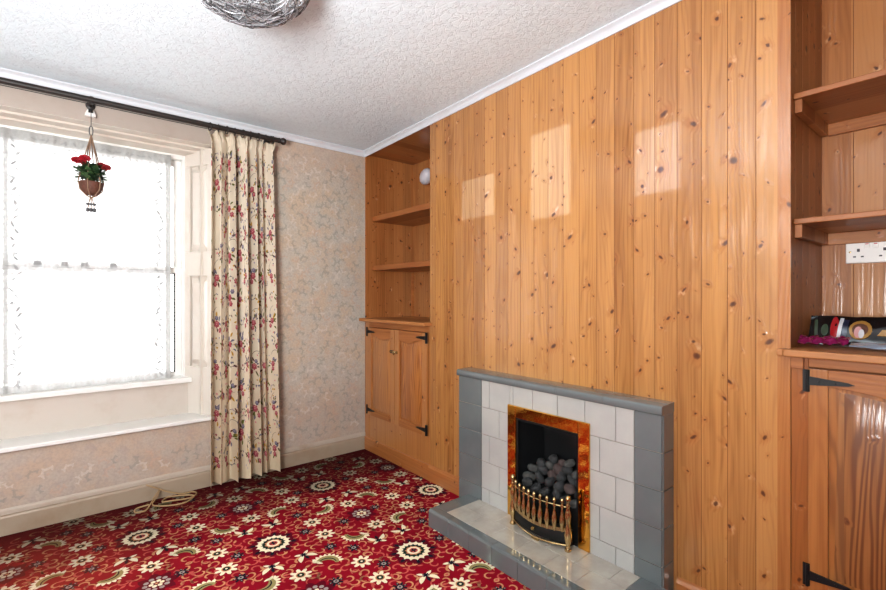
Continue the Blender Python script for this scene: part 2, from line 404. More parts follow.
def ros(c):
    F.star(c, .085, .06, 8, CP['maroon'], 0)
    for k in range(10):
        a = 2*PI*k/10; F.disc((c[0]+.042*math.cos(a), c[1]+.042*math.sin(a)), .0105, CP['grey'], 2, 8)
    for k in range(6):
        a = 2*PI*k/6; F.disc((c[0]+.02*math.cos(a), c[1]+.02*math.sin(a)), .0095, CP['cream'], 2, 8)
    F.disc(c, .007, CP['tan'], 3, 6)
    for k in range(6):
        a = 2*PI*k/6+.3; F.arc((c[0]+.085*math.cos(a), c[1]+.085*math.sin(a)), .033, a-1.9, a+1.9, .008, CP['pink'], 1, 9, .35)
def cream(c, r):
    F.star(c, .05, .026, 8, CP['cream'], 3, r); F.disc(c, .021, CP['tan'], 4, 10)
    F.disc(c, .016, CP['green'], 5, 9); F.disc(c, .006, CP['cream'], 6, 6)
    for k in range(2):
        a = r+PI*k+1.; F.arc((c[0]+.062*math.cos(a), c[1]+.062*math.sin(a)), .022, a-1.6, a+2., .009, CP['tan'], 1, 7, .4)
def leafm(c, r):
    cs, sn = math.cos(r), math.sin(r)
    def L(x, y): return (c[0]+x*cs-y*sn, c[1]+x*sn+y*cs)
    n = 9
    for i in range(n):
        t_ = i/(n-1); a = -.4+2.3*t_; q = (.048*math.cos(a)-.02, .048*math.sin(a)-.02)
        F.lens(L(q[0]*1.28+.006, q[1]*1.28+.006), .034, .017, r+a, CP['cream'], 2)
    F.arc(L(-.02, -.02), .046, r-.7, r+2.2, .034, CP['khaki'], 3, 10, .1)
    F.arc(L(-.02, -.02), .042, r-.5, r+2.0, .007, CP['navy'], 4, 10, .1)
    for k in (-.5, 0, .5): F.lens(L(-.045+.01*abs(k), .022+k*.03), .036, .014, r+PI*.8+k, CP['cream'], 4)
def dbl(c, r):
    for k in (-1, 1):
        a = r+k*.75
        F.lens((c[0]+.034*math.cos(a), c[1]+.034*math.sin(a)), .062, .023, a, CP['cream'], 3, .006*k)
        F.lens((c[0]+.034*math.cos(a+k*.5), c[1]+.034*math.sin(a+k*.5)), .045, .015, a+k*.6, CP['tan'], 2, .006*k)
        b = r+PI+k*1.0; F.lens((c[0]+.022*math.cos(b), c[1]+.022*math.sin(b)), .04, .016, b, CP['cream'], 3)
    F.star(c, .017, .008, 6, CP['navy'], 5, r); 
    F.lens((c[0]+.03*math.cos(r), c[1]+.03*math.sin(r)), .034, .015, r, CP['navy'], 4)
def darkm(c, r):
    F.star(c, .033, .015, 8, CP['navy'], 2, r); F.disc(c, .012, CP['grey'], 3, 8); F.disc(c, .005, CP['navy'], 4, 6)
    for k in range(4): F.disc((c[0]+.024*math.cos(r+PI*k/2), c[1]+.024*math.sin(r+PI*k/2)), .0035, CP['grey'], 4, 6)
def dia(c, r):
    F.lens(c, .034, .024, r, CP['tan'], 2); F.lens(c, .018, .012, r, CP['pink'], 3)
cellm = [('m', 0, 0), ('r', .5, .5)]
creams = [(.16, .68), (.32, .84), (.68, .16), (.84, .32), (.34, .34), (.66, .66)]
leaves = [(.15, .45, 2.6), (.47, .19, .6), (.54, .82, 3.74), (.84, .55, 5.7)]
darks = [(.0, .585), (.18, .84), (.42, 0), (.6, .02), (.83, .17), (0, .42), (.36, .6), (.62, .42)]
dbls = [(.11, .27, .6), (.26, .12, 1.), (.73, .88, 3.7), (.88, .73, 4.1)]
dias = [(.06, .5), (.93, .5), (.49, .06), (.5, .94), (.25, .25), (.75, .75), (.27, .56), (.72, .44)]
occ = [(0, 0, .2), (1, 0, .2), (0, 1, .2), (1, 1, .2), (.5, .5, .16)]+[(a, b, .085) for a, b in creams]+[(q[0], q[1], .1) for q in leaves+dbls]+[(a, b, .05) for a, b in darks+dias]
curls = []; rc = random.Random(3)
for _ in range(6000):
    a, b = rc.random(), rc.random()
    if all(math.hypot(a-o[0]-i, b-o[1]-j) > o[2] for o in occ for i in (-1, 0, 1) for j in (-1, 0, 1)) and all(math.hypot(a-o[0]-i, b-o[1]-j) > .055 for o in curls for i in (-1, 0, 1) for j in (-1, 0, 1)):
        curls.append((a, b, rc.random()*6.28, rc.random()))
def CW(i, j, p, q):
    p += i; q += j
    return (OC[0]+(p-q)*PP/2, OC[1]+(p+q)*PP/2)
ROT = PI/4
def inside(c, m=.0): return -1.3 < c[0] < 1.86+m and .3 < c[1] < 3.19+m
for i in range(-7, 6):
    for j in range(-7, 6):
        def go(fn, a, b, *r):
            c = CW(i, j, a, b)
            rad = .13 if fn in (med,) else .09 if fn in (ros, leafm) else .055
            if -1.2 < c[0] < WX-.02 and .5 < c[1] < WY-.02: fn(c, *r)
        go(med, 0, 0); go(ros, .5, .5)
        for a, b in creams: go(cream, a, b, a*7)
        for a, b, r in leaves: go(leafm, a, b, r+ROT)
        for a, b, r in dbls: go(dbl, a, b, r+ROT)
        for a, b in darks: go(darkm, a, b, a*5)
        for a, b in dias: go(dia, a, b, PI*.05)
        def curl(c, r, k):
            F.arc(c, .025, r, r+4.0, .0088, CP['tan' if k < .55 else 'pink'], 1, 9, .55)
            F.lens((c[0]+.027*math.cos(r-.3), c[1]+.027*math.sin(r-.3)), .030, .013, r+1.9, CP['pink' if k < .55 else 'tan'], 1)
        for a, b, r, k in curls: go(curl, a, b, r, k)
# clip the pattern to the room: clamp stray verts at walls
fm.v = [(min(x, BX+.1), min(y, WY-.001) if z > 0 else y, z) for x, y, z in fm.v]
struct(fm.build('floor', fix=False))

# ------------------------------------------------------------------ ceiling and unseen walls
CS = .022
def cz(y): return H+CS*(WY-y)
m = MB(); m.prism([(XL-.1, WY+.45, cz(WY+.45)), (XL-.1, YB-.1, cz(YB-.1)), (XL-.1, YB-.1, cz(YB-.1)+.1), (XL-.1, WY+.45, cz(WY+.45)+.1)], (BX+.2-XL, 0, 0), M['ceiling']); struct(m.build('ceiling'))
m = MB(); m.box(XL-.1, BX+.1, YB-.15, YB, 0, H+.1, M['paper']); struct(m.build('wall_back'))
# unseen left wall; three openings made up to shape varnish-highlight patches on the panelling
m = MB()
SD = -.035   # fall of the added sunlight per metre
holes = [(.792, .974, 1.62, 1.885), (1.296, 1.531, 1.59, 2.02), (1.792, 2.057, 1.655, 1.885)]
dz = -SD*(WX-XL)
hs = [(a, b, c+dz, d+dz) for a, b, c, d in holes]
ys = [YB]
for a, b, c, d in hs: ys += [a, b]
ys.append(WY+.4)
for k in range(len(ys)-1):
    if k % 2 == 0: m.box(XL-.03, XL, ys[k], ys[k+1], 0, H+.1, M['paper'])
    else:
        a, b, c, d = hs[k//2]
        m.box(XL-.03, XL, a, b, 0, c, M['paper']); m.box(XL-.03, XL, a, b, d, H+.1, M['paper'])
struct(m.build('wall_left', fix=False))

# ------------------------------------------------------------------ window wall
m = MB()
T = .35
m.box(OX1, BX+.1, WY, WY+T, 0, H, M['paper'])
m.box(XL-.1, OX0, WY, WY+T, 0, H, M['paper'])
m.box(OX0, OX1, WY, WY+T, 0, SILL-.03, M['paper'])
m.box(OX0, OX1, WY, WY+T, HEAD+.03, H, M['lintel'])
W = Flat(m, lambda x, z, l: (x, WY-.0006-.0002*l-1.6e-5*WK[0], z)); WK = [0]
rw = random.Random(11)
def sprig(x, z, s=1.):
    WK[0] = (WK[0]+13) % 64
    r = rw.random()*6.28; mt = [M['paper_grey'], M['paper_grey'], M['paper_pale'], M['paper_pink']][rw.randrange(4)]
    W.arc((x, z), .045*s, r, r+2.2, .0022, mt, 0, 9, .3)
    for k in range(6):
        WK[0] = (WK[0]+1) % 64
        a = r+.5*k; q = (x+.045*s*(1-.06*k)*math.cos(a), z+.045*s*(1-.06*k)*math.sin(a))
        W.lens(q, .040*s, .016*s, a+.6+1.3*(k % 2), mt, 1, .003)
    if rw.random() < .45:
        W.star((x, z), .012*s, .007*s, 5, M['paper_pink'], 1, r)
def fill(x0, x1, z0, z1):
    z = z0+.03; row = 0
    while z < z1-.03:
        x = x0+.03+(row % 2)*.035
        while x < x1-.03:
            sprig(x+rw.uniform(-.012, .012), z+rw.uniform(-.012, .012), rw.uniform(.5, .85)); x += .072
        z += .06; row += 1
fill(OX1+.04, WX-.03, .17, 2.26); fill(-.6, OX1+.04, .17, SILL-.1)
struct(m.build('wall_window', fix=False))
# lintel board; thin dark strip painted in for the shadow gap above
m = MB(); m.box(OX0-.05, OX1+.03, WY-.012, WY, HEAD, 2.252, M['lintel']); m.box(OX0-.05, OX1+.03, WY-.006, WY, 2.252, 2.258, M['iron'])
struct(m.build('trim_3', bevel=.002))
# head soffit with mouldings (slopes a little down to the frame)
m = MB()
m.prism([(OX0, WY-.012, HEAD), (OX0, WY+.05, HEAD-.004), (OX0, WY+.055, HEAD-.014), (OX0, WY+.11, HEAD-.02), (OX0, WY+.115, HEAD-.03), (OX0, 3.42, HEAD-.04), (OX0, 3.5, HEAD-.04), (OX0, 3.5, HEAD+.04), (OX0, WY-.0, HEAD+.04)], (OX1-OX0+.0, 0, 0), M['cream'])
struct(m.build('trim_4'))

# window seat board, apron panel and sill
m = MB(); m.box(-1.05, OX1+.005, WY-.03, 3.385, SILL-.022, SILL, M['white'])
struct(m.build('trim_5', bevel=.004))
m = MB(); m.box(-1.0, .70, 3.37, 3.55, SILL, .645, M['bay']); struct(m.build('wall_under_window'))
m = MB(); m.box(-1.0, .665, 3.335, 3.50, .643, .674, M['white']); struct(m.build('trim_6', bevel=.005))

# splayed reveal shutter (right), panelled
A = Vector((.757, WY-.01, 0)); B = Vector((.636, 3.395, 0)); D = (B-A); L = D.length; D.normalize(); N = Vector((-D.y, D.x, 0))
if N.x > 0: N = -N
def rv(s_, z, d=0): p = A+D*s_-N*0+N*d; return (p.x, p.y, z)
sh = thing('window_shutter', 'cream painted panelled shutter folded into the right side of the window recess', 'shutter', tuple(A+Vector((0, 0, SILL))))
m = MB()
def pbox(m, s0, s1, z0, z1, d0, d1, mat):
    vs = [rv(s, z, d) for s in (s0, s1) for z in (z0, z1) for d in (d0, d1)]
    m.add(vs, [(0,1,3,2),(4,6,7,5),(0,4,5,1),(2,3,7,6),(0,2,6,4),(1,5,7,3)], mat)
zt = HEAD-.01
pbox(m, 0, L, SILL, zt, -.03, -.02, M['shutter'])
for (z0, z1) in ((SILL, .745), (1.33, 1.485), (2.04, zt)): pbox(m, 0, L, z0, z1, -.02, 0, M['shutter'])
for (s0, s1, z0, z1) in ((0, .05, .745, 1.33), (L-.04, L, .745, 1.33), (0, .05, 1.485, 2.04), (L-.04, L, 1.485, 2.04)): pbox(m, s0, s1, z0, z1, -.02, 0, M['shutter'])
m.build('frame', sh, bevel=.003)
for (z0, z1) in ((.760, 1.315), (1.50, 2.025)):
    m = MB(); i = .06; pts0 = [rv(.053, z0, -.018), rv(L-.043, z0, -.018), rv(L-.043, z1, -.018), rv(.053, z1, -.018)]
    pts1 = [rv(.075, z0+.03, -.002), rv(L-.065, z0+.03, -.002), rv(L-.065, z1-.03, -.002), rv(.075, z1-.03, -.002)]
    m.add(pts0+pts1, [(0,1,5,4),(1,2,6,5),(2,3,7,6),(3,0,4,7),(4,5,6,7)], M['shutter'])
    m.build('raised_panel', sh)
m = MB(); m.box(.70, OX1+.02, 3.26, WY+T, SILL, HEAD, M['cream']); m.box(OX0-.3, OX0, WY+.001, WY+T, 0, HEAD+.03, M['cream']); struct(m.build('wall_window_reveal'))

# window
win = thing('window_1', '', '', (0, 3.42, .67)); del win['label']; del win['category']; struct(win)
FX0, FX1 = -.98, .668
ZB, ZT, ZM = .674, HEAD-.035, 1.367
m = MB()
m.box(FX1-.045, FX1, 3.40, 3.50, ZB, ZT, M['white']); m.box(FX0, FX0+.045, 3.40, 3.50, ZB, ZT, M['white'])
m.box(FX0+.045, FX1-.045, 3.40, 3.50, ZT-.03, ZT, M['white']); m.box(FX0+.045, FX1-.045, 3.40, 3.50, ZB, ZB+.008, M['white'])
m.build('window_frame', win, bevel=.003)
def sash(y0, y1, z0, z1, seal):
    xs = ((FX0+.045, -.215), (-.215, FX1-.045))
    s_ = MB(); w = .04
    for a, b in ((FX0+.045, FX1-.045),):
        s_.box(a, a+w, y0, y1, z0, z1, M['white']); s_.box(b-w, b, y0, y1, z0, z1, M['white'])
        s_.box(a+w, b-w, y0, y1, z0, z0+.026, M['white']); s_.box(a+w, b-w, y0, y1, z1-.04, z1, M['white'])
    s_.box(-.268, -.244, y0, y1, z0+.026, z1-.04, M['white'])
    o = s_.build('sash', win, bevel=.003)
    g = MB()
    for a, b in ((FX0+.045+w, -.268), (-.244, FX1-.045-w)):
        g.box(a, b, (y0+y1)/2-.002, (y0+y1)/2+.002, z0+.026, z1-.04, M['glass'])
    g.build('pane', o)
    if seal:
        k = MB(); b = FX1-.045-w
        for a0, b0, c0, d0 in ((b-.006, b, z0+.026, z1-.04), (-.244, -.238, z0+.026, z1-.04), (-.238, b-.006, z0+.026, z0+.030), (-.238, b-.006, z1-.046, z1-.04)):
            k.box(a0, b0, y0-.002, y0+.012, c0, d0, M['iron'])
        k.build('rubber_seal', o)
sash(3.455, 3.49, ZM-.02, ZT-.03, False)
sash(3.415, 3.45, ZB+.008, ZM+.02, True)

# net curtains
def net_panel(x0, x1, label):
    z0, z1 = .679, 2.095
    def S(x, z, l=0):
        w = .006*math.sin(x*55)+.003*math.sin(x*131+1)
        return (x, 3.372+w*(1.15-.3*(z-z0))-.0006-.0006*l, z)
    m = MB()
    m.grid(lambda u, v: S(x0+(x1-x0)*u, z0+(z1-z0)*v, -1), 160, 4, M['net'])
    N_ = Flat(m, lambda x, z, l: S(min(max(x, x0), x1), z, l)); rn = random.Random(5)
    m.grid(lambda u, v: S(x0+(x1-x0)*u, z1-.055+.055*v, -.4), 160, 2, M['lace_band']); m.grid(lambda u, v: S(x1-.03+.03*u, z0+(z1-z0)*v, -.5), 6, 4, M['lace_band']); m.grid(lambda u, v: S(x0+.012+.02*u, z0+(z1-z0)*v, -.5), 4, 4, M['lace_band'])
    z = z0+.03
    while z < z1-.03:
        for e, sgn in ((x0, 1), (x1, -1)):
            N_.lens((e+sgn*.018, z), .03, .010, rn.uniform(-.8, .8), M['lace_soft'], 0)
            for q in range(2): N_.lens((e+sgn*(.062+rn.uniform(-.018, .018)), z+rn.uniform(-.012, .012)), .040, .013, (.9 if int(z*12) % 2 else -.9)+rn.uniform(-.4, .4), M['lace' if q else 'lace_soft'], q)
            N_.disc((e+sgn*.1, z+.01), .006, M['lace_soft'], 0, 7)
            if rn.random() < .6: N_.lens((e+sgn*.112, z-.01), .02, .007, rn.uniform(0, 3), M['lace_soft'], 0)
        z += .038
    x = x0+.13
    while x < x1-.1:
        for zz in (z1-.035, z1-.07, z1-.10):
            N_.lens((x+rn.uniform(-.01, .01), zz), .03, .010, rn.uniform(0, 3), M['lace' if zz > z1-.06 else 'lace_soft'], 0)
        N_.lens((x, z0+.05), .026, .008, rn.uniform(0, 3), M['lace_soft'], 0)
        N_.lens((x, ZM+.05+rn.uniform(-.02, .02)), .028, .007, rn.uniform(0, 3), M['lace_soft'], 0)
        x += .03
    for x in (x0+.15, x0+.265, x0+.355, x0+.49):
        if x > x1-.12: continue
        N_.poly([(x-.017, ZM-.0), (x+.017, ZM-.0), (x+.017, ZM+.03), (x-.017, ZM+.03)], M['lace'], 0)
        N_.poly([(x-.012, ZM+.004), (x+.012, ZM+.004), (x+.012, ZM+.026), (x-.012, ZM+.026)], M['lace'], 1)
    m.add([S(x0+.02, ZM-.008, 0), S(x1-.02, ZM-.008, 0), S(x1-.02, ZM-.003, 0), S(x0+.02, ZM-.003, 0)], [(0,1,2,3)], M['lace'])
    o = m.build('net_curtain', fix=False); tag(o, label, 'net curtain'); return o
net_panel(-.236, .552, 'white patterned net curtain covering the window behind the hanging plant')
net_panel(-.93, -.25, 'white net curtain at the far left edge of the window')

# ------------------------------------------------------------------ cornices and skirtings
def cove(a, b, inward, name):
    m = MB(); inward = Vector(inward); a = Vector(a); b = Vector(b)
    pr = [(0, -.040), (.006, -.040), (.008, -.034), (.010, -.022), (.020, -.011), (.027, -.008), (.030, -.005), (.030, 0), (0, 0)]
    m.prism([a+inward*d+Vector((0, 0, h)) for d, h in pr], b-a, M['cornice']); struct(m.build(name, smooth=True, angle=40))
cove((WX, YB, cz(YB)), (WX, WY, H), (-1, 0, 0), 'trim_1'); cove((XL, WY, H), (WX, WY, H), (0, -1, 0), 'trim_2')
m = MB()
pr = [(0, 0), (.018, 0), (.018, .088), (.014, .096), (0, .1)]
m.prism([Vector((XL, WY-d, h)) for d, h in pr], (WX-XL, 0, 0), M['skirting'])
m.prism([Vector((XL, WY-d, h)) for d, h in [(0, .1), (.006, .1), (.006, .118), (.003, .128), (0, .13)]], (WX-XL, 0, 0), M['skirting2'])
struct(m.build('baseboard_window'))

# ------------------------------------------------------------------ panelled chimney breast (tongue and groove boards as real profile)
def boards(m, along, y0, y1, z0, z1, off, bw, mat, origin, inward, th=.012, g=.0022, zfun=None):
    """boards standing in plane; along='y' or 'x'; origin = fixed coordinate of face; inward = sign towards the wall's back"""
    k0 = math.floor((y0-off)/bw); k = k0
    while off+k*bw < y1-1e-4:
        a = max(y0, off+k*bw); b = min(y1, off+(k+1)*bw); k += 1
        if b-a < .004: continue
        zz0, zz1 = (z0, z1) if zfun is None else zfun(a, b)
        pf = [(a, th), (a, .0018), (a+.0012, 0), (b-.0012, 0), (b, .0018), (b, th)]
        def P(t_, d, z): return (origin+inward*d, t_, z) if along == 'y' else (t_, origin+inward*d, z)
        m.prism([P(t_, d, zz0) for t_, d in pf], (0, 0, zz1-zz0), mat)
        for e in (b,):
            m.box(*( (origin+inward*.0004, origin+inward*.006, e-.0010, e+.0010, zz0, zz1) if along == 'y' else (e-.0010, e+.0010, min(origin+inward*.0004, origin+inward*.006), max(origin+inward*.0004, origin+inward*.006), zz0, zz1) ), M['groove'])
m = MB()
def zf(a, b): return (.70, cz(a)) if (b > 1.09 and a < 1.64) else (0, cz(a))
boards(m, 'y', YR, YL, 0, H, .5373, .0886, M['cladding'], WX, 1, zfun=zf)
m.box(WX+.012, WX+.03, YR+.01, 1.09, 0, H, M['groove']); m.box(WX+.012, WX+.03, 1.64, YL-.01, 0, H, M['groove'])
m.box(WX-.006, WX+.004, YR-.008, YR+.028, 0, cz(YR)-.001, M['stile'])
struct(m.build('wall_chimney_breast', fix=True))
m = MB()
boards(m, 'x', WX+.004, BX, 0, H+.055, WX, .0886, M['recess_side'], YR, 1)
boards(m, 'y', YB, YR, 0, H+.06, YR-20*.095, .095, M['recess'], BX, 1)
struct(m.build('wall_right_alcove'))
m = MB()
boards(m, 'x', WX-.002, BX, 0, H, WX, .095, M['recess_side'], WY-.012, 1)
boards(m, 'x', WX+.004, BX, 0, H, WX, .095, M['recess_side'], YL, -1)
boards(m, 'y', YL, WY, 0, H, YL, .095, M['recess'], BX, 1)
m.box(BX-.018, BX, WY-.03, WY-.012, 0, 1.40, M['rail'])
struct(m.build('wall_left_alcove'))
m = MB(); m.box(WX, BX, YL, WY, H-.022, H-.002, M['soffit']); m.box(WX, BX, YB, YR, H+.055, H+.058, M['soffit']); struct(m.build('trim_7'))
m = MB(); m.box(BX+.013, BX+.1, YB, WY+.3, 0, H+.1, M['groove']); struct(m.build('wall_right'))
# slim white line where the alcove meets the papered wall
def sk(y0, y1, name):
    m = MB(); m.prism([(WX-.016, y0, 0), (WX-.016, y0, .085), (WX-.008, y0, .098), (WX, y0, .103), (WX, y0, 0)], (0, y1-y0, 0), M['plinth']); struct(m.build(name))
sk(YR, .80, 'baseboard_right'); sk(1.99, YL-.0, 'baseboard_breast')

# ------------------------------------------------------------------ cupboards
def strap_hinge(parent, y, z, s):
    """s=+1 strap runs towards +y"""
    m = MB()
    m.box(WX-.024, WX-.020, y-.012 if s > 0 else y-.006, y+.006 if s > 0 else y+.012, z-.035, z+.035, M['iron'])
    m.prism([(WX-.026, y+s*.004, z-.014), (WX-.026, y+s*.10, z-.005), (WX-.026, y+s*.115, z), (WX-.026, y+s*.10, z+.005), (WX-.026, y+s*.004, z+.014)], (.005, 0, 0), M['iron'])
    m.tube([(WX-.027, y, z-.035), (WX-.027, y, z+.035)], .004, M['iron'])
    for d in (.03, .07): m.lathe([(0, -.002), (.003, -.0015), (.0035, 0)], (WX-.026, y+s*d, z), M['iron'], 8, 'x')
    return m.build('hinge', parent)
def cup_door(parent, y0, y1, z0, z1, flip, pm='door'):
    """framed door with wavy-topped raised panel; flip mirrors the wave"""
    m = MB(); x0, x1 = WX-.020, WX-.002
    w = .05
    m.box(x1-.006, x1, y0, y1, z0, z1, M['door'])
    for a, b in ((y0, y0+w), (y1-w, y1)): m.box(x0, x1-.006, a, b, z0, z1, M['stile'])
    m.box(x0, x1-.006, y0+w, y1-w, z0, z0+.05, M['rail'])
    n = 16; low = []
    for i in range(n+1):
        t_ = i/n; tt = t_ if not flip else 1-t_
        low.append((x0, y0+w+(y1-y0-2*w)*t_, z1-.052-.026*(.5-.5*math.cos(2*PI*tt))*(0.2+tt)-.018*tt))
    m.prism([(x0, y1-w, z1), (x0, y0+w, z1)]+low, (x1-.006-x0, 0, 0), M['rail'])
    d = m.build('door', parent, bevel=.0015)
    p = MB(); ins = .012; r = .03; outer = []; inner = []
    lo = [(y0+w+ins, z0+.05+ins), (y1-w-ins, z0+.05+ins)]
    top = [(q[1], q[2]-ins) for q in low if y0+w+ins < q[1] < y1-w-ins][::-1]
    out = lo+top
    cy, cz = (y0+y1)/2, (z0+z1)/2
    inn = [(cy+(y-cy)*(1-r/((y1-y0)/2-w)), cz+(z-cz)*(1-r/((z1-z0)/2-.06))) for y, z in out]
    nn = len(out)
    p.add([(x0+.011, y, z) for y, z in out]+[(x0+.003, y, z) for y, z in inn], [(i, (i+1) % nn, nn+(i+1) % nn, nn+i) for i in range(nn)]+[list(range(nn, 2*nn))], M[pm])
    p.build('raised_panel', d, smooth=True, angle=25)
    return d
def counter(y0, y1, name, label, horn):
    m = MB()
    m.box(1.80, BX, y0, y1, 1.005, 1.028, M['shelf'])
    if horn > 0: m.box(1.80, WX-.006, y1, y1+horn, 1.005, 1.028, M['shelf'])
    if horn < 0: m.box(1.80, WX, y0+horn, y0, 1.005, 1.028, M['shelf'])
    o = m.build(name, bevel=.004); tag(o, label, 'shelf'); return o

cp = thing('alcove_cupboard', 'pine double door cupboard with black hinges, in the alcove next to the window wall', 'cupboard', (WX, (YL+WY)/2, 0))
m = MB()
cz0, cz1, dz0, dz1 = .10, 1.004, .285, .958
cy0, cy1 = YL, WY-.013; st = .055; sl = .008
m.box(WX-.004, WX+.014, cy0, cy0+sl, cz0, cz1, M['stile']); m.box(WX-.004, WX+.014, cy1-st, cy1, cz0, cz1, M['stile'])
m.box(WX-.004, WX+.014, cy0+sl, cy1-st, dz1+.003, cz1, M['rail']); m.box(WX+.006, WX+.010, cy0+sl, cy1-st, dz0-.01, dz1+.003, M['groove'])
m.build('face_frame', cp, bevel=.0015)
m = MB(); boards(m, 'y', cy0+sl, cy1-st, cz0, dz0-.006, cy0+sl, .13, M['stile'], WX-.001, 1); m.build('lower_panel', cp)
m = MB(); m.box(WX-.016, WX+.01, cy0, WY-.018, 0, .1, M['plinth']); m.build('plinth', cp, bevel=.003)
mid = (cy0+sl+cy1-st)/2
dl = cup_door(cp, mid+.003, cy1-st-.004, dz0, dz1, True); dr = cup_door(cp, cy0+sl+.004, mid-.003, dz0, dz1, False)
for z in (.925, .325): strap_hinge(dl, cy1-st, z, -1); strap_hinge(dr, cy0+sl+.004, z, 1)
m = MB(); m.lathe([(.006, -.034), (.012, -.032), (.015, -.027), (.012, -.022), (.005, -.018), (.005, -.006), (.011, -.004), (.012, 0)], (WX-.020, mid-.03, .80), M['old_brass'], 14, 'x'); m.build('knob', dr, smooth=True)
m = MB(); m.box(WX-.026, WX-.020, mid+.012, mid+.05, .79, .81, M['black_metal']); m.tube([(WX-.03, mid+.002, .80), (WX-.03, mid+.05, .80)], .004, M['old_brass']); m.build('latch', dl)
counter(cy0+.001, cy1, 'cupboard_top', 'pine worktop ledge on top of the double door cupboard near the window', -.02)

cr = thing('alcove_cupboard', 'pine cupboard with one visible long black strap hinge door at the right edge', 'cupboard', (WX, -.2, 0))
m = MB()
RY0 = -.75
m.box(WX-.004, WX+.014, YR-.055, YR-.009, cz0, cz1, M['stile_dark']); m.box(WX-.004, WX+.014, RY0, RY0+.05, cz0, cz1, M['stile'])
m.box(WX-.004, WX+.014, RY0+.05, YR-.055, .972, cz1, M['rail'])
m.box(WX-.004, WX+.014, RY0+.05, YR-.055, cz0, .25, M['rail']); m.box(WX+.006, WX+.010, RY0+.05, YR-.055, .25, .972, M['groove'])
m.box(WX-.022, WX-.004, YR-.045, YR-.012, .965, 1.005, M['rail'])
m.build('face_frame', cr, bevel=.0015)
m = MB(); m.box(WX-.016, WX+.01, RY0, YR-.009, 0, .1, M['plinth']); m.build('plinth', cr, bevel=.003)
d1 = cup_door(cr, YR-.055-.50, YR-.057, .255, .968, True, 'door_big'); d2 = cup_door(cr, RY0+.052, YR-.055-.504, .255, .968, False)
for z in (.93, .31): strap_hinge(d1, YR-.056, z, -1)
counter(RY0, YR-.001, 'cupboard_top', 'pine ledge above the right hand cupboard holding the packets', .018)

# shelves
def shelf(x0, y0, y1, z0, z1, label, cle, left):
    s_ = thing('alcove_shelf', label, 'shelf', ((x0+BX)/2, (y0+y1)/2, z0))
    m = MB(); m.box(x0, BX, y0, y1, z0, z1, M['shelf']); m.build('board', s_, bevel=.003)
    if cle:
        e = y1
        m = MB(); m.box(x0+.012, BX-.02, e-.022, e, z0-.045, z0, M['shelf']); m.build('side_batten', s_, bevel=.0015)
        m = MB(); m.box(BX-.02, BX, y0, e-.022, z0-.045, z0, M['rail']); m.build('back_batten', s_, bevel=.0015)
shelf(1.92, RY0, YR-.001, 1.868, 1.887, 'higher of the two pine shelves in the right alcove', True, 0)
shelf(1.92, RY0, YR-.001, 1.443, 1.462, 'lower pine shelf in the right alcove, just above the socket', True, 0)
shelf(1.921, YL+.001, WY-.013, 1.790, 1.83, 'upper pine shelf in the narrow alcove by the window', False, 0)
shelf(1.921, YL+.001, WY-.013, 1.402, 1.44, 'lower pine shelf in the narrow alcove by the window', False, 0)

# pale object on the alcove wall
lp = thing('wall_light', 'pale grey rounded wall light fitting high in the left alcove', 'light fitting', (BX, 2.93, 2.14))
m = MB(); m.lathe([(.045, 0), (.045, -.012), (.03, -.016)], (BX-.001, 2.91, 2.13), M['old_brass'], 16, 'x'); m.build('backplate', lp, smooth=True)
m = MB(); prof = [(.001, .085), (.03, .08), (.05, .06), (.06, .03), (.062, 0), (.055, -.03), (.04, -.055), (.02, -.07), (.004, -.074)]
m.lathe(prof, (0, 0, 0), M['shell'], 20)
m.v = [tuple(Matrix.Rotation(.75, 3, 'X') @ (Vector(v)*.85)+Vector((BX-.07, 2.91, 2.145))) for v in m.v]
m.build('shade', lp, smooth=True, angle=60)

# ------------------------------------------------------------------ socket
so = thing('wall_socket', 'white double plug socket on the pine back wall of the right alcove', 'socket', (BX, .298, 1.366))
m = MB(); m.box(BX-.011, BX-.001, .225, .371, 1.323, 1.409, M['socket']); m.build('face_plate', so, bevel=.004)
for cy in (.334, .262):
    m = MB(); m.box(BX-.0125, BX-.0105, cy-.004, cy+.004, 1.366, 1.377, M['socket_dark'])
    for s_ in (-1, 1): m.box(BX-.0125, BX-.0105, cy+s_*.011-.004, cy+s_*.011+.004, 1.345, 1.350, M['socket_dark'])
    m.build('pin_holes', so)
for cy in (.310, .286):
    m = MB(); m.box(BX-.016, BX-.010, cy-.008, cy+.008, 1.378, 1.398, M['socket']); sw = m.build('switch', so, bevel=.0015)
    m = MB(); m.box(BX-.0165, BX-.0158, cy-.005, cy+.005, 1.392, 1.395, M['socket_red']); m.build('red_mark', sw)
for cy in (.358, .238):
    m = MB(); m.lathe([(.0005, -.0015), (.003, -.001), (.0035, 0)], (BX-.011, cy, 1.366), M['old_brass'], 10, 'x'); m.build('screw', so)

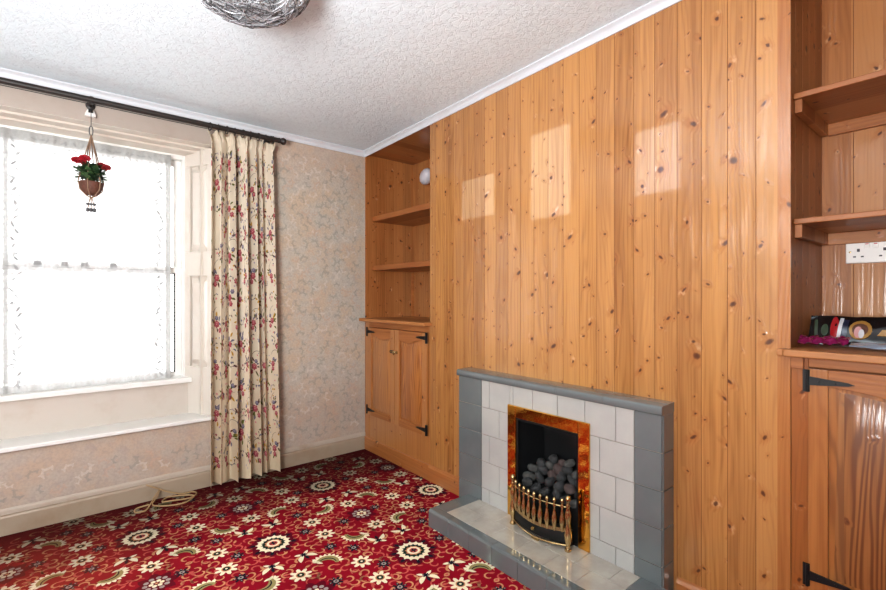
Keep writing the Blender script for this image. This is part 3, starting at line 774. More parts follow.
# ------------------------------------------------------------------ packets on the right ledge
M['film'] = plain('black_printed_film', (20, 20, 22), .15, coat=1., var=.5, vs=30.)
M['red_print'] = plain('red_print', (160, 26, 32), .3, coat=.5); M['white_print'] = plain('white_print', (196, 192, 196), .3, coat=.5)
M['blue_print'] = plain('navy_print', (36, 40, 62), .3, coat=.5); M['gold_print'] = plain('gold_print', (158, 116, 56), .3, coat=.5)
M['pink_print'] = plain('pink_print', (196, 142, 140), .3, coat=.5); M['magenta'] = plain('magenta_foil', (150, 36, 96), .2, .4, coat=.6, var=.6, vs=60.)
M['silver'] = plain('silver_blue_film', (168, 180, 198), .2, .5, coat=.5); M['greenprint'] = plain('dull_green_print', (60, 74, 56), .3)
def packet(base, yv, ext, up, tn, mat, name, parent, wob=.003, nx=24):
    """crinkled flat packet: base corner, length vector, height vector"""
    base = Vector(base); yv = Vector(yv); up = Vector(up); nrm = yv.cross(up).normalized(); rp = random.Random(len(name)+int(base.x*100))
    ph = [rp.uniform(0, 6) for _ in range(4)]
    def S(u, v, side=1, off=0):
        puff = tn*(math.sin(PI*min(max(u, 0), 1))**.4)*(math.sin(PI*min(max(v, 0), 1))**.5)
        w = wob*(math.sin(u*23+ph[0]+v*5)+.6*math.sin(u*51+ph[1])+.5*math.sin(v*13+ph[2]))
        return base+yv*u+up*v+nrm*(side*puff+w+side*off)
    m = MB(); m.grid(lambda u, v: S(u, v, 1), nx, 8, mat); m.grid(lambda u, v: S(u, v, -1), nx, 8, mat)
    return m, S
pk = thing('printed_packet', 'black glossy printed packet leaning upright at the back of the right ledge', 'packet', (2.08, .2, 1.028))
pb = (2.065, .436, 1.030); pyv = (.02, -.60, 0.0); pup = (.055, 0, .098)
m, S = packet(pb, pyv, 0, pup, .010, M['film'], 'wrapper', pk); 
m.build('wrapper', pk, smooth=True, angle=60, fix=False)
sgn = -1 if Vector(pyv).cross(Vector(pup)).x > 0 else 1
def patch(u0, u1, v0, v1, mat, nm, off, slant=0., rnd=False):
    m = MB(); n = 8
    if rnd:
        pts = [((u0+u1)/2+(u1-u0)/2*math.cos(2*PI*k/16), (v0+v1)/2+(v1-v0)/2*math.sin(2*PI*k/16)) for k in range(16)]
        m.add([S((u0+u1)/2, (v0+v1)/2, sgn, off)]+[S(a, b, sgn, off) for a, b in pts], [(0, 1+i, 1+(i+1) % 16) for i in range(16)], mat)
    else: m.grid(lambda u, v: S(u0+(u1-u0)*u+slant*v, v0+(v1-v0)*v, sgn, off), n, n, mat)
    return m.build(nm, pk, smooth=True, fix=False)
patch(.03, .045, .15, .85, M['greenprint'], 'green_print', .002, -.01); patch(.055, .09, .3, .7, M['greenprint'], 'green_print', .002, .0, True)
patch(.098, .138, .08, .95, M['red_print'], 'red_print', .002, rnd=True); patch(.128, .145, .2, .9, M['white_print'], 'white_print', .003, .012); patch(.147, .172, .2, .85, M['blue_print'], 'navy_print', .002, .008)
patch(.182, .28, .18, .85, M['gold_print'], 'gold_print', .002, rnd=True); patch(.195, .265, .3, .72, M['wicker'], 'brown_print', .0035, rnd=True); patch(.205, .24, .22, .6, M['pink_print'], 'pink_print', .005, rnd=True); patch(.225, .25, .2, .5, M['white_print'], 'white_print', .0065, rnd=True); patch(.05, .10, .10, .16, M['silver'], 'silver_print', .002, .0)
patch(.30, .55, .35, .55, M['gold_print'], 'gold_stripe', .002, .02)
m, S2 = packet((1.93, .438, 1.040), (.05, -.125, .0), 0, (.05, .0, .022), .007, M['magenta'], 'magenta', None, .0035)
tag(m.build('foil_packet', smooth=True, angle=60, fix=False), 'crumpled magenta foil packet at the left end of the right ledge', 'packet')
m, S2 = packet((1.945, .305, 1.037), (.03, -.34, .0), 0, (.045, .0, .012), .006, M['silver'], 'silver', None, .0015)
tag(m.build('film_packet', smooth=True, angle=60, fix=False), 'long silvery blue film packet lying in front of the black packet', 'packet')

# ------------------------------------------------------------------ tiled fireplace
fp = thing('tiled_fireplace', 'grey and white glazed tile fireplace with a slab mantel and raised hearth', 'fireplace', (1.7, 1.4, 0))
FY0, FY1 = .817, 1.982; TX = 1.775; MZ = .745; HZ = .09
def tiles(m, x, y0, y1, z0, z1, mat, g=.0012, th=.006, skip=None):
    """tile proud of plane x towards -x"""
    if skip and not (y1 <= skip[0] or y0 >= skip[1] or z1 <= skip[2] or z0 >= skip[3]):
        a, b, c, d = skip
        if y0 < a: tiles(m, x, y0, a, z0, z1, mat)
        if y1 > b: tiles(m, x, b, y1, z0, z1, mat)
        if z1 > d: tiles(m, x, max(y0, a), min(y1, b), d, z1, mat)
        return
    if y1-y0 < .006 or z1-z0 < .006: return
    m.box(x-th, x, y0+g, y1-g, z0+g, z1-g, mat)
rows = [.016, .162, .306, .452, .598, MZ]
for (a, b) in ((FY0, .930), (1.796, FY1)):
    m = MB(); m.box(TX, WX, a+.004, b, 0, MZ, M['grout'])
    for k in range(5): tiles(m, TX, a+.002, b, rows[k]+(.0 if k else -.014), rows[k+1], M['grey_tile'])
    for k in range(5):   # return side
        z0, z1 = rows[k]+(.0 if k else -.014), rows[k+1]
        if a == FY0: m.box(TX+.001, WX-.001, a-.002, a+.004, z0+.0012, z1-.0012, M['grey_tile'])
        else: m.box(TX+.001, WX-.001, b-.004, b+.002, z0+.0012, z1-.0012, M['grey_tile'])
    m.build('side_column', fp, bevel=.002)
m = MB(); op = (1.155, 1.57, 0, .62)
m.box(TX, WX, .93, op[0], HZ, MZ, M['grout']); m.box(TX, WX, op[1], 1.796, HZ, MZ, M['grout']); m.box(TX, WX, op[0], op[1], op[3], MZ, M['grout'])
for k in range(5):
    j = (1.009, 1.083, 1.009+.0, 1.083, 1.009)[4-k] if True else 0
    ys_ = [.93]; y = j
    while y < 1.796: ys_.append(y); y += .1455
    ys_.append(1.796)
    for a, b in zip(ys_, ys_[1:]): tiles(m, TX, a, b, rows[k], rows[k+1], M['white_tile'], skip=op)
m.build('tiled_panel', fp, bevel=.0015)
m = MB(); jy = [FY0-.004, 1.06, 1.30, 1.54, 1.78, FY1+.004]
for a, b in zip(jy, jy[1:]):
    pr = [(1.760, MZ), (1.756, MZ+.004), (1.756, .771), (1.7585, .777), (1.765, .780), (WX-.001, .783), (WX-.001, MZ)]
    m.prism([(x, a+.0006, z) for x, z in pr], (0, b-a-.0012, 0), M['grey_tile'])
m.box(1.765, WX-.001, FY0, FY1, MZ-.0005, .775, M['grout'])
m.build('mantel_shelf', fp, smooth=True, angle=50)
# hearth
HX0, HX1, HYa, HYb = 1.484, TX, .80, 1.90
m = MB(); m.box(HX0+.006, HX1-.007, HYa+.005, HYb-.005, 0, HZ-.006, M['grout'])
y = HYb
while y > HYa+.01:
    a = max(HYa, y-.152)
    pr = [(HX0, 0), (HX0, HZ-.012), (HX0+.004, HZ-.003), (HX0+.012, HZ), (1.533, HZ), (1.533, HZ-.006), (HX0+.006, HZ-.006), (HX0+.006, 0)]
    m.prism([(x, a+.0008, z) for x, z in pr], (0, y-a-.0016, 0), M['grey_tile']); y -= .152
for x0, x1 in ((1.5345, 1.65), (1.6515, TX-.008)):
    m.box(x0, x1, 1.812, HYb-.0, HZ-.006, HZ, M['grey_tile']); m.box(x0, x1, HYa, .90, HZ-.006, HZ, M['grey_tile'])
m.box(HX0+.012, TX-.008, HYb-.006, HYb+.0, 0, HZ-.006, M['grey_tile'])
for r_, (x0, x1) in enumerate(((1.5345, 1.652), (1.6535, TX-.008))):
    y = 1.811; k = 0
    while y > .902:
        a = max(.901, y-(.152 if (k or r_ == 0) else .076)); m.box(x0, x1, a+.0008, y-.0008, HZ-.006, HZ, M['hearth_tile']); y = a; k += 1
        if a <= .902: break
m.build('hearth', fp, bevel=.0012)

# gas fire
gf = thing('gas_fire', 'inset coal effect gas fire with a polished brass trim', 'gas fire', (1.765, 1.362, HZ))
gy0, gy1, gz1 = 1.126, 1.598, .649; iy0, iy1, iz1 = 1.183, 1.545, .592
m = MB()
def strip(y0, y1, z0, z1): m.box(1.758, TX-.006, y0, y1, z0, z1, M['brass'])
strip(gy0, iy0, HZ+.001, gz1); strip(iy1, gy1, HZ+.001, gz1); strip(iy0, iy1, iz1, gz1)
m.build('trim', gf, bevel=.003)
m = MB(); x0, x1 = 1.766, 1.99
for a, b, c, d in ((iy0-.006, iy0, HZ, iz1), (iy1, iy1+.006, HZ, iz1), ): m.box(x0, x1, a, b, c, d, M['soot'])
m.box(x0, x1, iy0-.006, iy1+.006, iz1, iz1+.006, M['soot']); m.box(x1, x1+.01, iy0-.006, iy1+.006, HZ, iz1+.006, M['soot']); m.box(x0, x1, iy0-.006, iy1+.006, HZ-.004, HZ+.004, M['soot'])
m.box(x0, x0+.008, iy0, iy0+.012, HZ+.004, iz1, M['black_metal']); m.box(x0, x0+.008, iy1-.012, iy1, HZ+.004, iz1, M['black_metal']); m.box(x0, x0+.008, iy0+.012, iy1-.012, iz1-.012, iz1, M['black_metal'])
m.build('firebox', gf)
m = MB(); m.prism([(1.775, iy0+.014, HZ+.005), (1.775, iy0+.014, .25), (1.985, iy0+.014, .32), (1.985, iy0+.014, HZ+.005)], (0, iy1-iy0-.028, 0), M['black_metal']); m.build('coal_bed', gf, bevel=.003)
# fret
fr = MB()
def fx(s): return 1.708-.036*math.sin(PI*s)   # bow
ya, yb = 1.512, 1.196
def fy(s): return ya+(yb-ya)*s
fr.tube([(fx(i/24), fy(i/24), .278) for i in range(25)], .0035, M['old_brass'], 6)
vs = []
for i in range(25):
    s_ = i/24; dz_ = -.012*math.sin(PI*s_)
    vs.append((fx(s_)-.004, fy(s_), .172+dz_, .188+dz_))
for (x, y, za, zb), (x2, y2, zc, zd) in zip(vs, vs[1:]):
    fr.add([(x, y, za), (x2, y2, zc), (x2, y2, zd), (x, y, zb), (x+.008, y, za), (x2+.008, y2, zc), (x2+.008, y2, zd), (x+.008, y, zb)], [(0,1,2,3), (4,7,6,5), (3,2,6,7), (0,4,5,1)], M['old_brass'])
fret = fr.build('fret', gf, smooth=True)
bal = [(.0025, .168), (.004, .178), (.0065, .19), (.0088, .21), (.0085, .228), (.006, .246), (.0038, .262), (.0036, .272), (.0058, .279), (.0036, .286), (.0032, .292), (.0056, .299), (.006, .305), (.004, .312), (.0005, .316)]
bm_ = None
for k in range(9):
    s_ = (k+.75)/9.5
    if bm_ is None:
        m = MB(); m.lathe([(q*1.45, h) for q, h in bal], (0, 0, 0), M['old_brass'], 12); o = m.build('baluster', fret, smooth=True, angle=60); bm_ = o.data
    else:
        o = o.copy(); COL.objects.link(o); o.parent = fret
    o.location = Vector((fx(s_)-.002, fy(s_), -.008*math.sin(PI*s_)))-world_loc(fret)
post = [(.012, .09), (.014, .094), (.010, .102), (.008, .115), (.013, .14), (.015, .16), (.011, .185), (.008, .205), (.010, .225), (.0125, .245), (.009, .265), (.006, .278), (.009, .286), (.006, .294), (.005, .300), (.009, .308), (.010, .317), (.007, .326), (.002, .331)]
for s_ in (0, 1):
    m = MB(); m.lathe([(r*1.15, h) for r, h in post], (fx(s_)-.004, fy(s_), .0005), M['old_brass'], 14); m.build('end_post', fret, smooth=True, angle=60)
ap = MB()
ap.grid(lambda u, v: (fx(u)+.004-.004*math.sin(PI*v), fy(u), .112+(.058-.012*math.sin(PI*u))*v), 24, 4, M['black_metal'])
ap.box(1.715, 1.74, yb, ya, .105, .17, M['black_metal'])
ash = ap.build('ash_pan_cover', gf, smooth=True)
m = MB(); m.tube([(fx(i/24)-.002, fy(i/24), .113-.010*math.sin(PI*i/24)) for i in range(25)], .0045, M['old_brass'], 6); m.box(fx(.5)-.004, fx(.5)+.004, 1.33, 1.37, .0905, .104, M['old_brass']); m.build('lower_lip', ash, smooth=True)
m = MB(); m.lathe([(.001, -.02), (.007, -.018), (.009, -.012), (.004, -.006), (.005, 0)], (fx(.5)+.001, 1.355, .142), M['old_brass'], 12, 'x'); m.build('knob', ash, smooth=True)

# coals
import bmesh
def coal_mesh(seed, mat):
    rc_ = random.Random(seed); b = bmesh.new(); bmesh.ops.create_icosphere(b, subdivisions=3, radius=1)
    ax = [Vector((rc_.gauss(0, 1), rc_.gauss(0, 1), rc_.gauss(0, 1))).normalized() for _ in range(6)]
    for v in b.verts:
        n_ = v.co.normalized(); r = 1.
        for i, a in enumerate(ax): r -= .42*max(0, n_.dot(a)-.48)
        r += .05*math.sin(n_.x*5+seed)*math.cos(n_.y*6+n_.z*4)
        v.co = Vector((n_.x*1.0, n_.y*1.2, n_.z*.9))*r
    me = bpy.data.meshes.new('coal'); b.to_mesh(me); b.free(); me.materials.append(mat)
    me.polygons.foreach_set('use_smooth', [True]*len(me.polygons)); return me
cms = [coal_mesh(i, (M['coal'], M['coal2'], M['coal'], M['coal3'], M['coal'])[i]) for i in range(5)]
rows_c = [(1.80, .262, 6, .029), (1.83, .296, 6, .029), (1.86, .328, 6, .028), (1.875, .360, 5, .027), (1.885, .390, 3, .025)]
front = ['left end', 'second from left', 'middle', 'second from right', 'right end']
ci = 0
rowname = ['bottom row of the fire, behind the fret', 'second row up in the fire', 'third row up in the fire', 'fourth row up in the fire', 'top of the coal heap']
ordn = {3: ['left one', 'middle one', 'right one'], 2: ['left one', 'right one'], 4: ['leftmost', 'second from left', 'second from right', 'rightmost'], 5: ['leftmost', 'second from left', 'middle', 'second from right', 'rightmost'], 6: ['leftmost', 'second from left', 'third from left', 'third from right', 'second from right', 'rightmost']}
adj = ['dark grey', 'pale grey', 'charcoal grey', 'reddish grey', 'dark rounded']
for ri, (x, z, n_, r) in enumerate(rows_c):
    wid = [.29, .30, .28, .21, .09][ri]; cy = [1.362, 1.362, 1.37, 1.365, 1.36][ri]
    for k in range(n_):
        y = cy+wid/2-wid*(k/(n_-1)); q = R.randrange(5)
        o = bpy.data.objects.new('coal', cms[q]); COL.objects.link(o)
        rr = r*R.uniform(.92, 1.08); o.scale = (rr, rr, rr)
        o.location = (x+R.uniform(-.006, .006), y+R.uniform(-.004, .004), z+R.uniform(-.006, .006)); o.rotation_euler = (R.uniform(-.6, .6)+(PI/2 if R.random() < .35 else 0), R.uniform(-.4, .4), R.uniform(-.5, .5))
        tag(o, '%s ceramic coal, %s, %s' % (adj[q], ordn[n_][k], rowname[ri]), 'coal', 'coals heaped in the gas fire'); ci += 1

# ------------------------------------------------------------------ curtain pole, rings, curtain
PY, PZ = 3.085, 2.243
po = thing('curtain_pole', 'dark stained wooden curtain pole above the window', 'curtain pole', (0, PY, PZ))
m = MB(); m.tube([(-1.25, PY, PZ), (1.135, PY, PZ)], .0155, M['pole'], 14); m.build('rod', po, smooth=True)
m = MB(); m.lathe([(.0145, 0), (.018, .004), (.018, .010), (.012, .014), (.02, .024), (.024, .034), (.02, .046), (.008, .054), (.001, .056)], (1.133, PY, PZ), M['pole'], 14, 'x'); m.build('finial', po, smooth=True)
for bx_ in (.137, 1.09):
    m = MB(); m.lathe([(.02, 0), (.022, .012), (.014, .016), (.010, .03), (.010, WY-PY-.02), (.022, WY-PY-.015), (.024, WY-PY-.002)], (bx_, PY, PZ), M['pole'], 14, 'y'); m.build('bracket', po, smooth=True)

ZC0, ZC1, ZTAPE = .022, 2.222, 2.165
NF = 6.4
def fold(u):  # warp so folds are uneven
    return u+.022*math.sin(u*17)+.03*math.sin(u*6.3+1)+.012*math.sin(u*29+2)
def curt(u, z, off=0.):
    """u 0..1 across the cloth, z height"""
    def base(u, z):
        k = max(0, min(1, (z-ZC0)/(ZTAPE-ZC0)))
        xl = .718+.008*k; xr = 1.155-.045*k
        if z > ZTAPE: fl_ = (z-ZTAPE)/.06; xl -= .028*fl_; xr += .012*fl_
        ph = fold(u)*2*PI*NF
        amp = .046*(1-.2*k)
        if z > ZTAPE-.03: amp = .026
        if z > ZTAPE: amp = .02+.012*math.sin(ph*.5+1)**2
        y = 3.118+.012*k-amp*(.75+.35*math.sin(u*21+.5))*math.sin(ph)-.004*math.sin(ph*2+.6+z*.8)+.01*math.sin(u*9+z*1.3)*(1-k)
        if z > ZTAPE: y += -.010+.008*math.sin(ph*3.1)
        x = xl+(xr-xl)*u+.007*math.cos(ph)*(1-.4*k)
        return Vector((x, y, z+(.010*math.sin(ph*2.1) if z > ZTAPE+.04 else 0)))
    p = base(u, z)
    if off:
        e = .0008; tu = base(u+e, z)-base(u-e, z); tz = base(u, z+.004)-base(u, z-.004)
        n_ = tu.cross(tz).normalized()
        if n_.y > 0: n_ = -n_
        # keep to the camera-side face of the cloth
        n_ = tu.cross(tz).normalized(); p = p+n_*off
    return p
m = MB()
zs = [ZC0+(ZTAPE-ZC0)*i/40 for i in range(41)]+[ZTAPE+.012, ZTAPE+.025, ZTAPE+.04, ZC1]
NU = 260
vs = [curt(i/NU, z) for z in zs for i in range(NU+1)]
m.add(vs, [(j*(NU+1)+i, j*(NU+1)+i+1, (j+1)*(NU+1)+i+1, (j+1)*(NU+1)+i) for j in range(len(zs)-1) for i in range(NU)], M['curtain'])
CWD = 1.35  # cloth width in metres
C = Flat(m, lambda s_, z, l: curt(min(max(s_/CWD, .002), .998), min(max(z, ZC0+.002), ZTAPE-.004), (.0016+.0004*l)))
rb = random.Random(21)
def rose(x, z, s_, c1='rose', c2='rosel'):
    C.star((x, z), .020*s_, .015*s_, 6, CC[c1], 2, rb.random()*3)
    C.arc((x, z), .011*s_, 0, 4, .004*s_, CC[c2], 3, 8, .3); C.disc((x, z), .004*s_, CC[c2], 3, 6)
def leafc(x, z, r, s_, c): C.lens((x, z), .034*s_, .012*s_, r, CC[c], 1, .003)
def bouquet(x, z, s_=1.):
    for k in range(9):
        a = rb.random()*6.28; d = rb.uniform(.022, .048)*s_; leafc(x+d*math.cos(a), z+d*math.sin(a)*1.2, a+rb.uniform(-.5, .5), s_*rb.uniform(.7, 1.), rb.choice(['olive', 'olive', 'gold', 'brown', 'slate']))
    rose(x, z, s_); rose(x+rb.uniform(-.03, .03)*s_, z-.03*s_, .75*s_, 'rose', 'rosel'); rose(x+rb.uniform(-.035, .035)*s_, z+.03*s_, .65*s_, 'slate', 'lilac')
    r = rb.random()*3
    C.arc((x+.02*s_, z+.04*s_), .05*s_, r, r+2.2, .0028, CC['brown'], 0, 9, .2)
    for k in range(4):
        a = rb.random()*6.28; C.disc((x+.058*s_*math.cos(a), z+.07*s_*math.sin(a)), .005*s_, CC[rb.choice(['rosel', 'lilac', 'gold', 'slate'])], 1, 7)
def trail(x, z):
    r = rb.random()*6
    C.arc((x, z), .03, r, r+3, .0026, CC['brown'], 0, 9, .2)
    for k in range(4):
        a = r+.9*k; leafc(x+.03*math.cos(a), z+.03*math.sin(a), a+1, .55, rb.choice(['slate', 'olive', 'brown', 'lilac']))
    C.star((x, z), .009, .005, 5, CC[rb.choice(['rosel', 'slate', 'gold', 'rose'])], 2, r)
rowz = 2.05; row = 0
while rowz > ZC0+.05:
    x = .04+(row % 2)*.10
    while x < CWD:
        if rb.random() < .97: bouquet(x, rowz+rb.uniform(-.015, .015), rb.uniform(1.05, 1.35))
        trail(x+.10+rb.uniform(-.01, .01), rowz+rb.uniform(-.03, .03))
        x += .185
    rowz -= .145; row += 1
cu = m.build('floral_curtain', smooth=True, angle=180, fix=False); tag(cu, 'long cream curtain printed with floral sprays, hanging right of the window', 'curtain')
ring0 = None
for k in range(9):
    x = .715+.385*k/8
    if ring0 is None:
        m = MB(); m.tube([(0, .0235*math.cos(2*PI*i/20), .0235*math.sin(2*PI*i/20)-.006) for i in range(20)], .003, M['pole'], 6, True)
        m.tube([(0, 0, -.030), (0, 0, -.045)], .0015, M['old_brass'], 6)
        ring0 = m.build('curtain_ring', smooth=True); o = ring0
    else: o = ring0.copy(); COL.objects.link(o)
    o.location = (x, PY, PZ); o.rotation_euler = (0, 0, R.uniform(-.25, .25))
    tag(o, 'dark curtain ring on the pole, one of the row holding up the floral curtain', 'curtain ring', 'rings above the floral curtain')

# ------------------------------------------------------------------ hanging plant and its hook
hx, hy = .136, 3.10
wh = thing('wall_hook', 'white plastic hook with black insert on the lintel above the plant', 'hook', (hx, 3.18, 2.2))
m = MB(); m.prism([(hx-.024, WY-.04, 2.178), (hx+.024, WY-.04, 2.178), (hx+.024, WY-.04, 2.190), (hx+.014, WY-.04, 2.214), (hx-.014, WY-.04, 2.214), (hx-.024, WY-.04, 2.190)], (0, .027, 0), M['white']); m.build('plate', wh, bevel=.003)
m = MB(); m.box(hx-.010, hx+.010, WY-.05, WY-.039, 2.196, 2.214, M['iron']); m.tube([(hx, WY-.045, 2.205), (hx, hy+.01, 2.19), (hx, hy-.002, 2.15), (hx, hy, 2.108)], .0016, M['iron'], 6); m.build('insert', wh)
hp = thing('hanging_planter', 'small wicker basket of red silk flowers hanging in front of the window', 'hanging plant', (hx, hy, 1.65))
m = MB()
for k, (zc, rx) in enumerate(((2.082, 0),)):
    m.tube([(hx+(.008*math.sin(2*PI*i/14))*(1 if k == 0 else 1), hy+(.002*k), zc+.026*math.cos(2*PI*i/14)) for i in range(14)], .0028, M['chrome_d'], 6, True)
m.build('chain_link', hp, smooth=True)
for k in range(6):
    a = 2*PI*k/6+.2; m = MB()
    m.tube([(hx, hy, 2.06), (hx+.026*math.cos(a), hy+.026*math.sin(a), 1.95), (hx+.056*math.cos(a), hy+.056*math.sin(a), 1.808), (hx+.050*math.cos(a), hy+.050*math.sin(a), 1.765), (hx+.02*math.cos(a), hy+.02*math.sin(a), 1.733), (hx, hy, 1.726)], .0030, M['cord'], 6); m.build('cord', hp, smooth=True)
m = MB(); m.lathe([(.002, 1.736), (.024, 1.739), (.038, 1.752), (.048, 1.772), (.051, 1.79), (.054, 1.804), (.050, 1.808), (.044, 1.80), (.002, 1.80)], (hx, hy, 0), M['wicker'], 22); m.build('basket', hp, smooth=True, angle=50)
m = MB(); rl = random.Random(4)
for k in range(300):
    a = rl.random()*6.28; el = rl.uniform(-.3, 1.4); d = rl.uniform(.01, .075); L_ = rl.uniform(.04, .06)
    c = Vector((hx+d*math.cos(a)*math.cos(el*.7), hy+d*math.sin(a)*math.cos(el*.7), 1.83+.055*math.sin(el)+rl.uniform(-.015, .02)))
    dr_ = Vector((math.cos(a), math.sin(a), rl.uniform(-.5, .7))).normalized(); sd = dr_.cross(Vector((0, 0, 1))).normalized()*.015
    m.add([c-dr_*L_/2, c+sd, c+dr_*L_/2, c-sd], [(0, 1, 2), (0, 2, 3)], M['leaf'] if rl.random() < .6 else M['leaf_d'])
for k in range(8):
    a = rl.random()*6.28; m.tube([(hx, hy, 1.80), (hx+.03*math.cos(a), hy+.03*math.sin(a), 1.86), (hx+.05*math.cos(a), hy+.05*math.sin(a), 1.88)], .0015, M['leaf_d'], 5)
m.build('foliage', hp, fix=False)
for (dx_, dy_, z_, s_, mt) in ((-.062, -.03, 1.905, .8, M['petal']), (-.028, -.045, 1.918, .85, M['petal']), (-.04, -.03, 1.90, .7, M['petal_d']), (.062, -.03, 1.888, .8, M['petal_d']), (.042, -.01, 1.90, .7, M['petal_d'])):
    m = MB()
    for ring, (rr, n_, tz) in enumerate(((.034, 8, .002), (.023, 7, .009), (.012, 5, .015))):
        for k in range(n_):
            a = 2*PI*k/n_+ring*.5; ca, sa = math.cos(a), math.sin(a); r_ = rr*s_
            c = Vector((hx+dx_, hy+dy_, z_))
            TM = Matrix.Rotation(.9, 3, 'X')
            pts = [c+TM@Vector(q) for q in ((0, 0, tz*s_), (ca*r_*.6-sa*r_*.5, sa*r_*.6+ca*r_*.5, .006+tz), (ca*r_, sa*r_, .002+tz), (ca*r_*.6+sa*r_*.5, sa*r_*.6-ca*r_*.5, .006+tz))]
            m.add(pts, [(0, 1, 2), (0, 2, 3)], mt)
    m.build('flower', hp, fix=False)
for dx_ in (-.012, .0, .012):
    m = MB(); m.tube([(hx+dx_*.3, hy, 1.73), (hx+dx_*1.2, hy, 1.665)], .0028, M['cord'], 5)
    for z_ in (1.69, 1.664, 1.655): m.lathe([(.001, -.008), (.008, -.004), (.008, .004), (.001, .008)], (hx+dx_*1.2, hy, z_), M['bead'], 8)
    m.build('beaded_tassel', hp, smooth=True)

# ------------------------------------------------------------------ ceiling light: wire dome
cl = thing('ceiling_light', 'silver tangled wire dome light on the ceiling', 'ceiling light', (.500, 1.665, cz(1.665)))
lc = Vector((.500, 1.665, cz(1.665))); LR = .232
m = MB(); m.lathe([(.06, 0), (.06, -.02), (.045, -.03), (.02, -.034), (.02, -.06), (.001, -.062)], lc, M['chrome'], 20); m.build('ceiling_rose', cl, smooth=True)
m = MB(); rl = random.Random(9)
for k in range(1000):
    th0 = rl.random()*6.28; ph0 = math.acos(rl.random()*.98)
    p0 = Vector((math.cos(th0)*math.sin(ph0), math.sin(th0)*math.sin(ph0), -math.cos(ph0)))
    dr_ = Vector((rl.gauss(0, 1), rl.gauss(0, 1), rl.gauss(0, 1))).cross(p0).normalized()
    pts = []; rr = LR*rl.uniform(.93, 1.02); bend = rl.uniform(-1.5, 1.5); p_ = p0.copy(); ln = rl.uniform(.3, .6)
    for i in range(6):
        q = p_*rr
        if q.z > -.006: break
        pts.append(lc+Vector((q.x, q.y, q.z*.86))); p_ = (p_+dr_*(ln/5)).normalized(); dr_ = (dr_+p_.cross(dr_)*bend/5); dr_ = (dr_-p_*dr_.dot(p_)).normalized()
    if len(pts) > 2: m.tube(pts, .0013, M['chrome'] if rl.random() < .6 else M['chrome_d'], 4)
m.tube([lc+Vector((LR*math.cos(2*PI*i/40), LR*math.sin(2*PI*i/40), -.008)) for i in range(40)], .003, M['chrome'], 6, True)
m.build('wire_dome', cl, smooth=True, fix=False)
m = MB(); m.lathe([(.001, -.055), (.014, -.06), (.028, -.085), (.03, -.105), (.022, -.125), (.001, -.135)], lc, M['shell'], 16); m.build('bulb', cl, smooth=True)

# ------------------------------------------------------------------ cable on the floor
m = MB(); rk = random.Random(2)
pts = [(.33, WY-.022, .098), (.40, WY-.035, .075), (.50, WY-.05, .04), (.62, WY-.06, .012), (.70, WY-.055, .008), (.735, WY-.09, .006), (.66, WY-.14, .006), (.52, WY-.12, .008), (.44, WY-.10, .008), (.50, WY-.06, .012), (.63, WY-.10, .014), (.70, WY-.13, .008), (.60, WY-.19, .006), (.46, WY-.17, .006), (.36, WY-.12, .012), (.41, WY-.07, .035), (.43, WY-.05, .06), (.39, WY-.08, .045), (.30, WY-.16, .006), (.22, WY-.15, .006), (.24, WY-.10, .006), (.34, WY-.10, .01)]
def cr_(P_, n=6):
    out = []
    for i in range(len(P_)-1):
        p0, p1, p2, p3 = [Vector(P_[min(max(j, 0), len(P_)-1)]) for j in (i-1, i, i+1, i+2)]
        for k in range(n):
            t_ = k/n; out.append(.5*((2*p1)+(-p0+p2)*t_+(2*p0-5*p1+4*p2-p3)*t_*t_+(-p0+3*p1-3*p2+p3)*t_**3))
    return out+[Vector(P_[-1])]
m.tube([Vector((p.x, p.y, max(p.z, .0055))) for p in cr_(pts)], .0042, M['cable'], 7)
m.v = [(.50+(x-.50)*.62, y, z) for x, y, z in m.v]
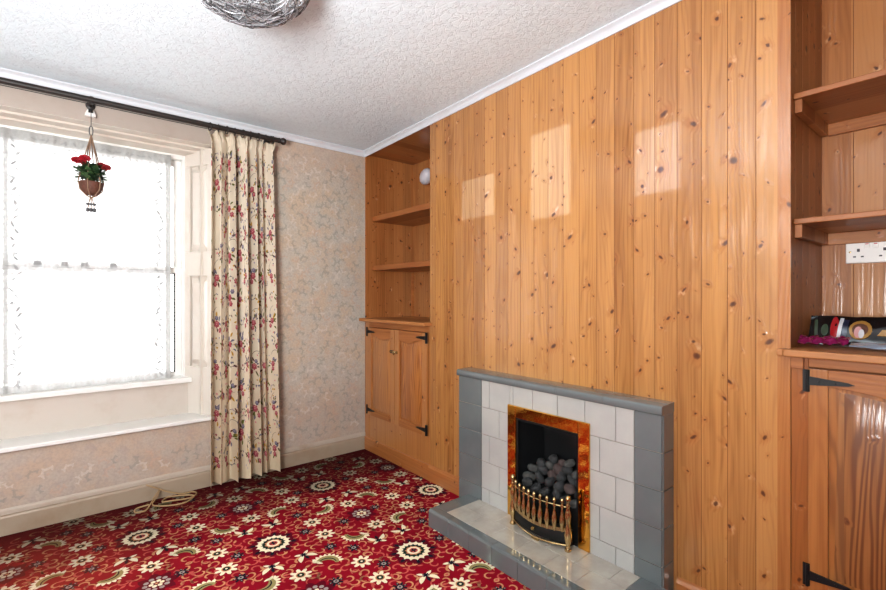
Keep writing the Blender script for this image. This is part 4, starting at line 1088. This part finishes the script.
tag(m.build('cable', smooth=True), 'loose tangle of cream cable on the carpet below the window', 'cable')

# ------------------------------------------------------------------ light
w = bpy.data.worlds.new('world'); sc.world = w; w.use_nodes = True
bg = w.node_tree.nodes['Background']; bg.inputs[0].default_value = (1, .99, .98, 1); bg.inputs[1].default_value = 6.8
def area(name, loc, target, sx, sy, e, col=(1, 1, 1), portal=False):
    l = bpy.data.lights.new(name, 'AREA'); l.shape = 'RECTANGLE'; l.size = sx; l.size_y = sy; l.energy = e; l.color = col
    if portal: l.cycles.is_portal = True
    o = bpy.data.objects.new(name, l); COL.objects.link(o); o.location = loc
    o.rotation_euler = (Vector(target)-Vector(loc)).to_track_quat('-Z', 'Y').to_euler(); return o
area('window_portal', (-.15, 3.56, 1.4), (-.15, 0, 1.4), 1.75, 1.55, 1, portal=True)
area('bounce_flash', (-.9, .15, 1.3), (-.1, 1.6, 2.6), .8, .8, 160, (.97, .99, 1))
area('fill_area', (-1.5, -1.0, 2.0), (1.3, 2.6, 1.1), 1.2, 1.2, 16, (.98, .99, 1))  # added fill lamp behind the camera
s_ = bpy.data.lights.new('highlight_sun', 'SUN'); s_.energy = 8.5; s_.angle = math.radians(.3); s_.color = (.2, .42, 1)  # added sun; its patches stand in for reflections in the varnish
so_ = bpy.data.objects.new('highlight_sun', s_); COL.objects.link(so_); so_.rotation_euler = Vector((1, 0, SD)).to_track_quat('-Z', 'Y').to_euler()

# ------------------------------------------------------------------ camera
cam = bpy.data.cameras.new('camera'); cam.sensor_width = 36; cam.lens = 462/886*36; cam.clip_start = .02
cam.shift_y = 1/886
co = bpy.data.objects.new('camera', cam); COL.objects.link(co); co.location = (0, 0, 1.2)
co.rotation_euler = (PI/2, 0, -math.atan2(.640, .768)); sc.camera = co
sc.view_settings.view_transform = 'Standard'; sc.view_settings.look = 'None'; sc.view_settings.exposure = -.12; sc.view_settings.gamma = .90
sc.cycles.max_bounces = 8; sc.cycles.transparent_max_bounces = 12; sc.cycles.use_denoising = True; sc.cycles.sample_clamp_indirect = 8
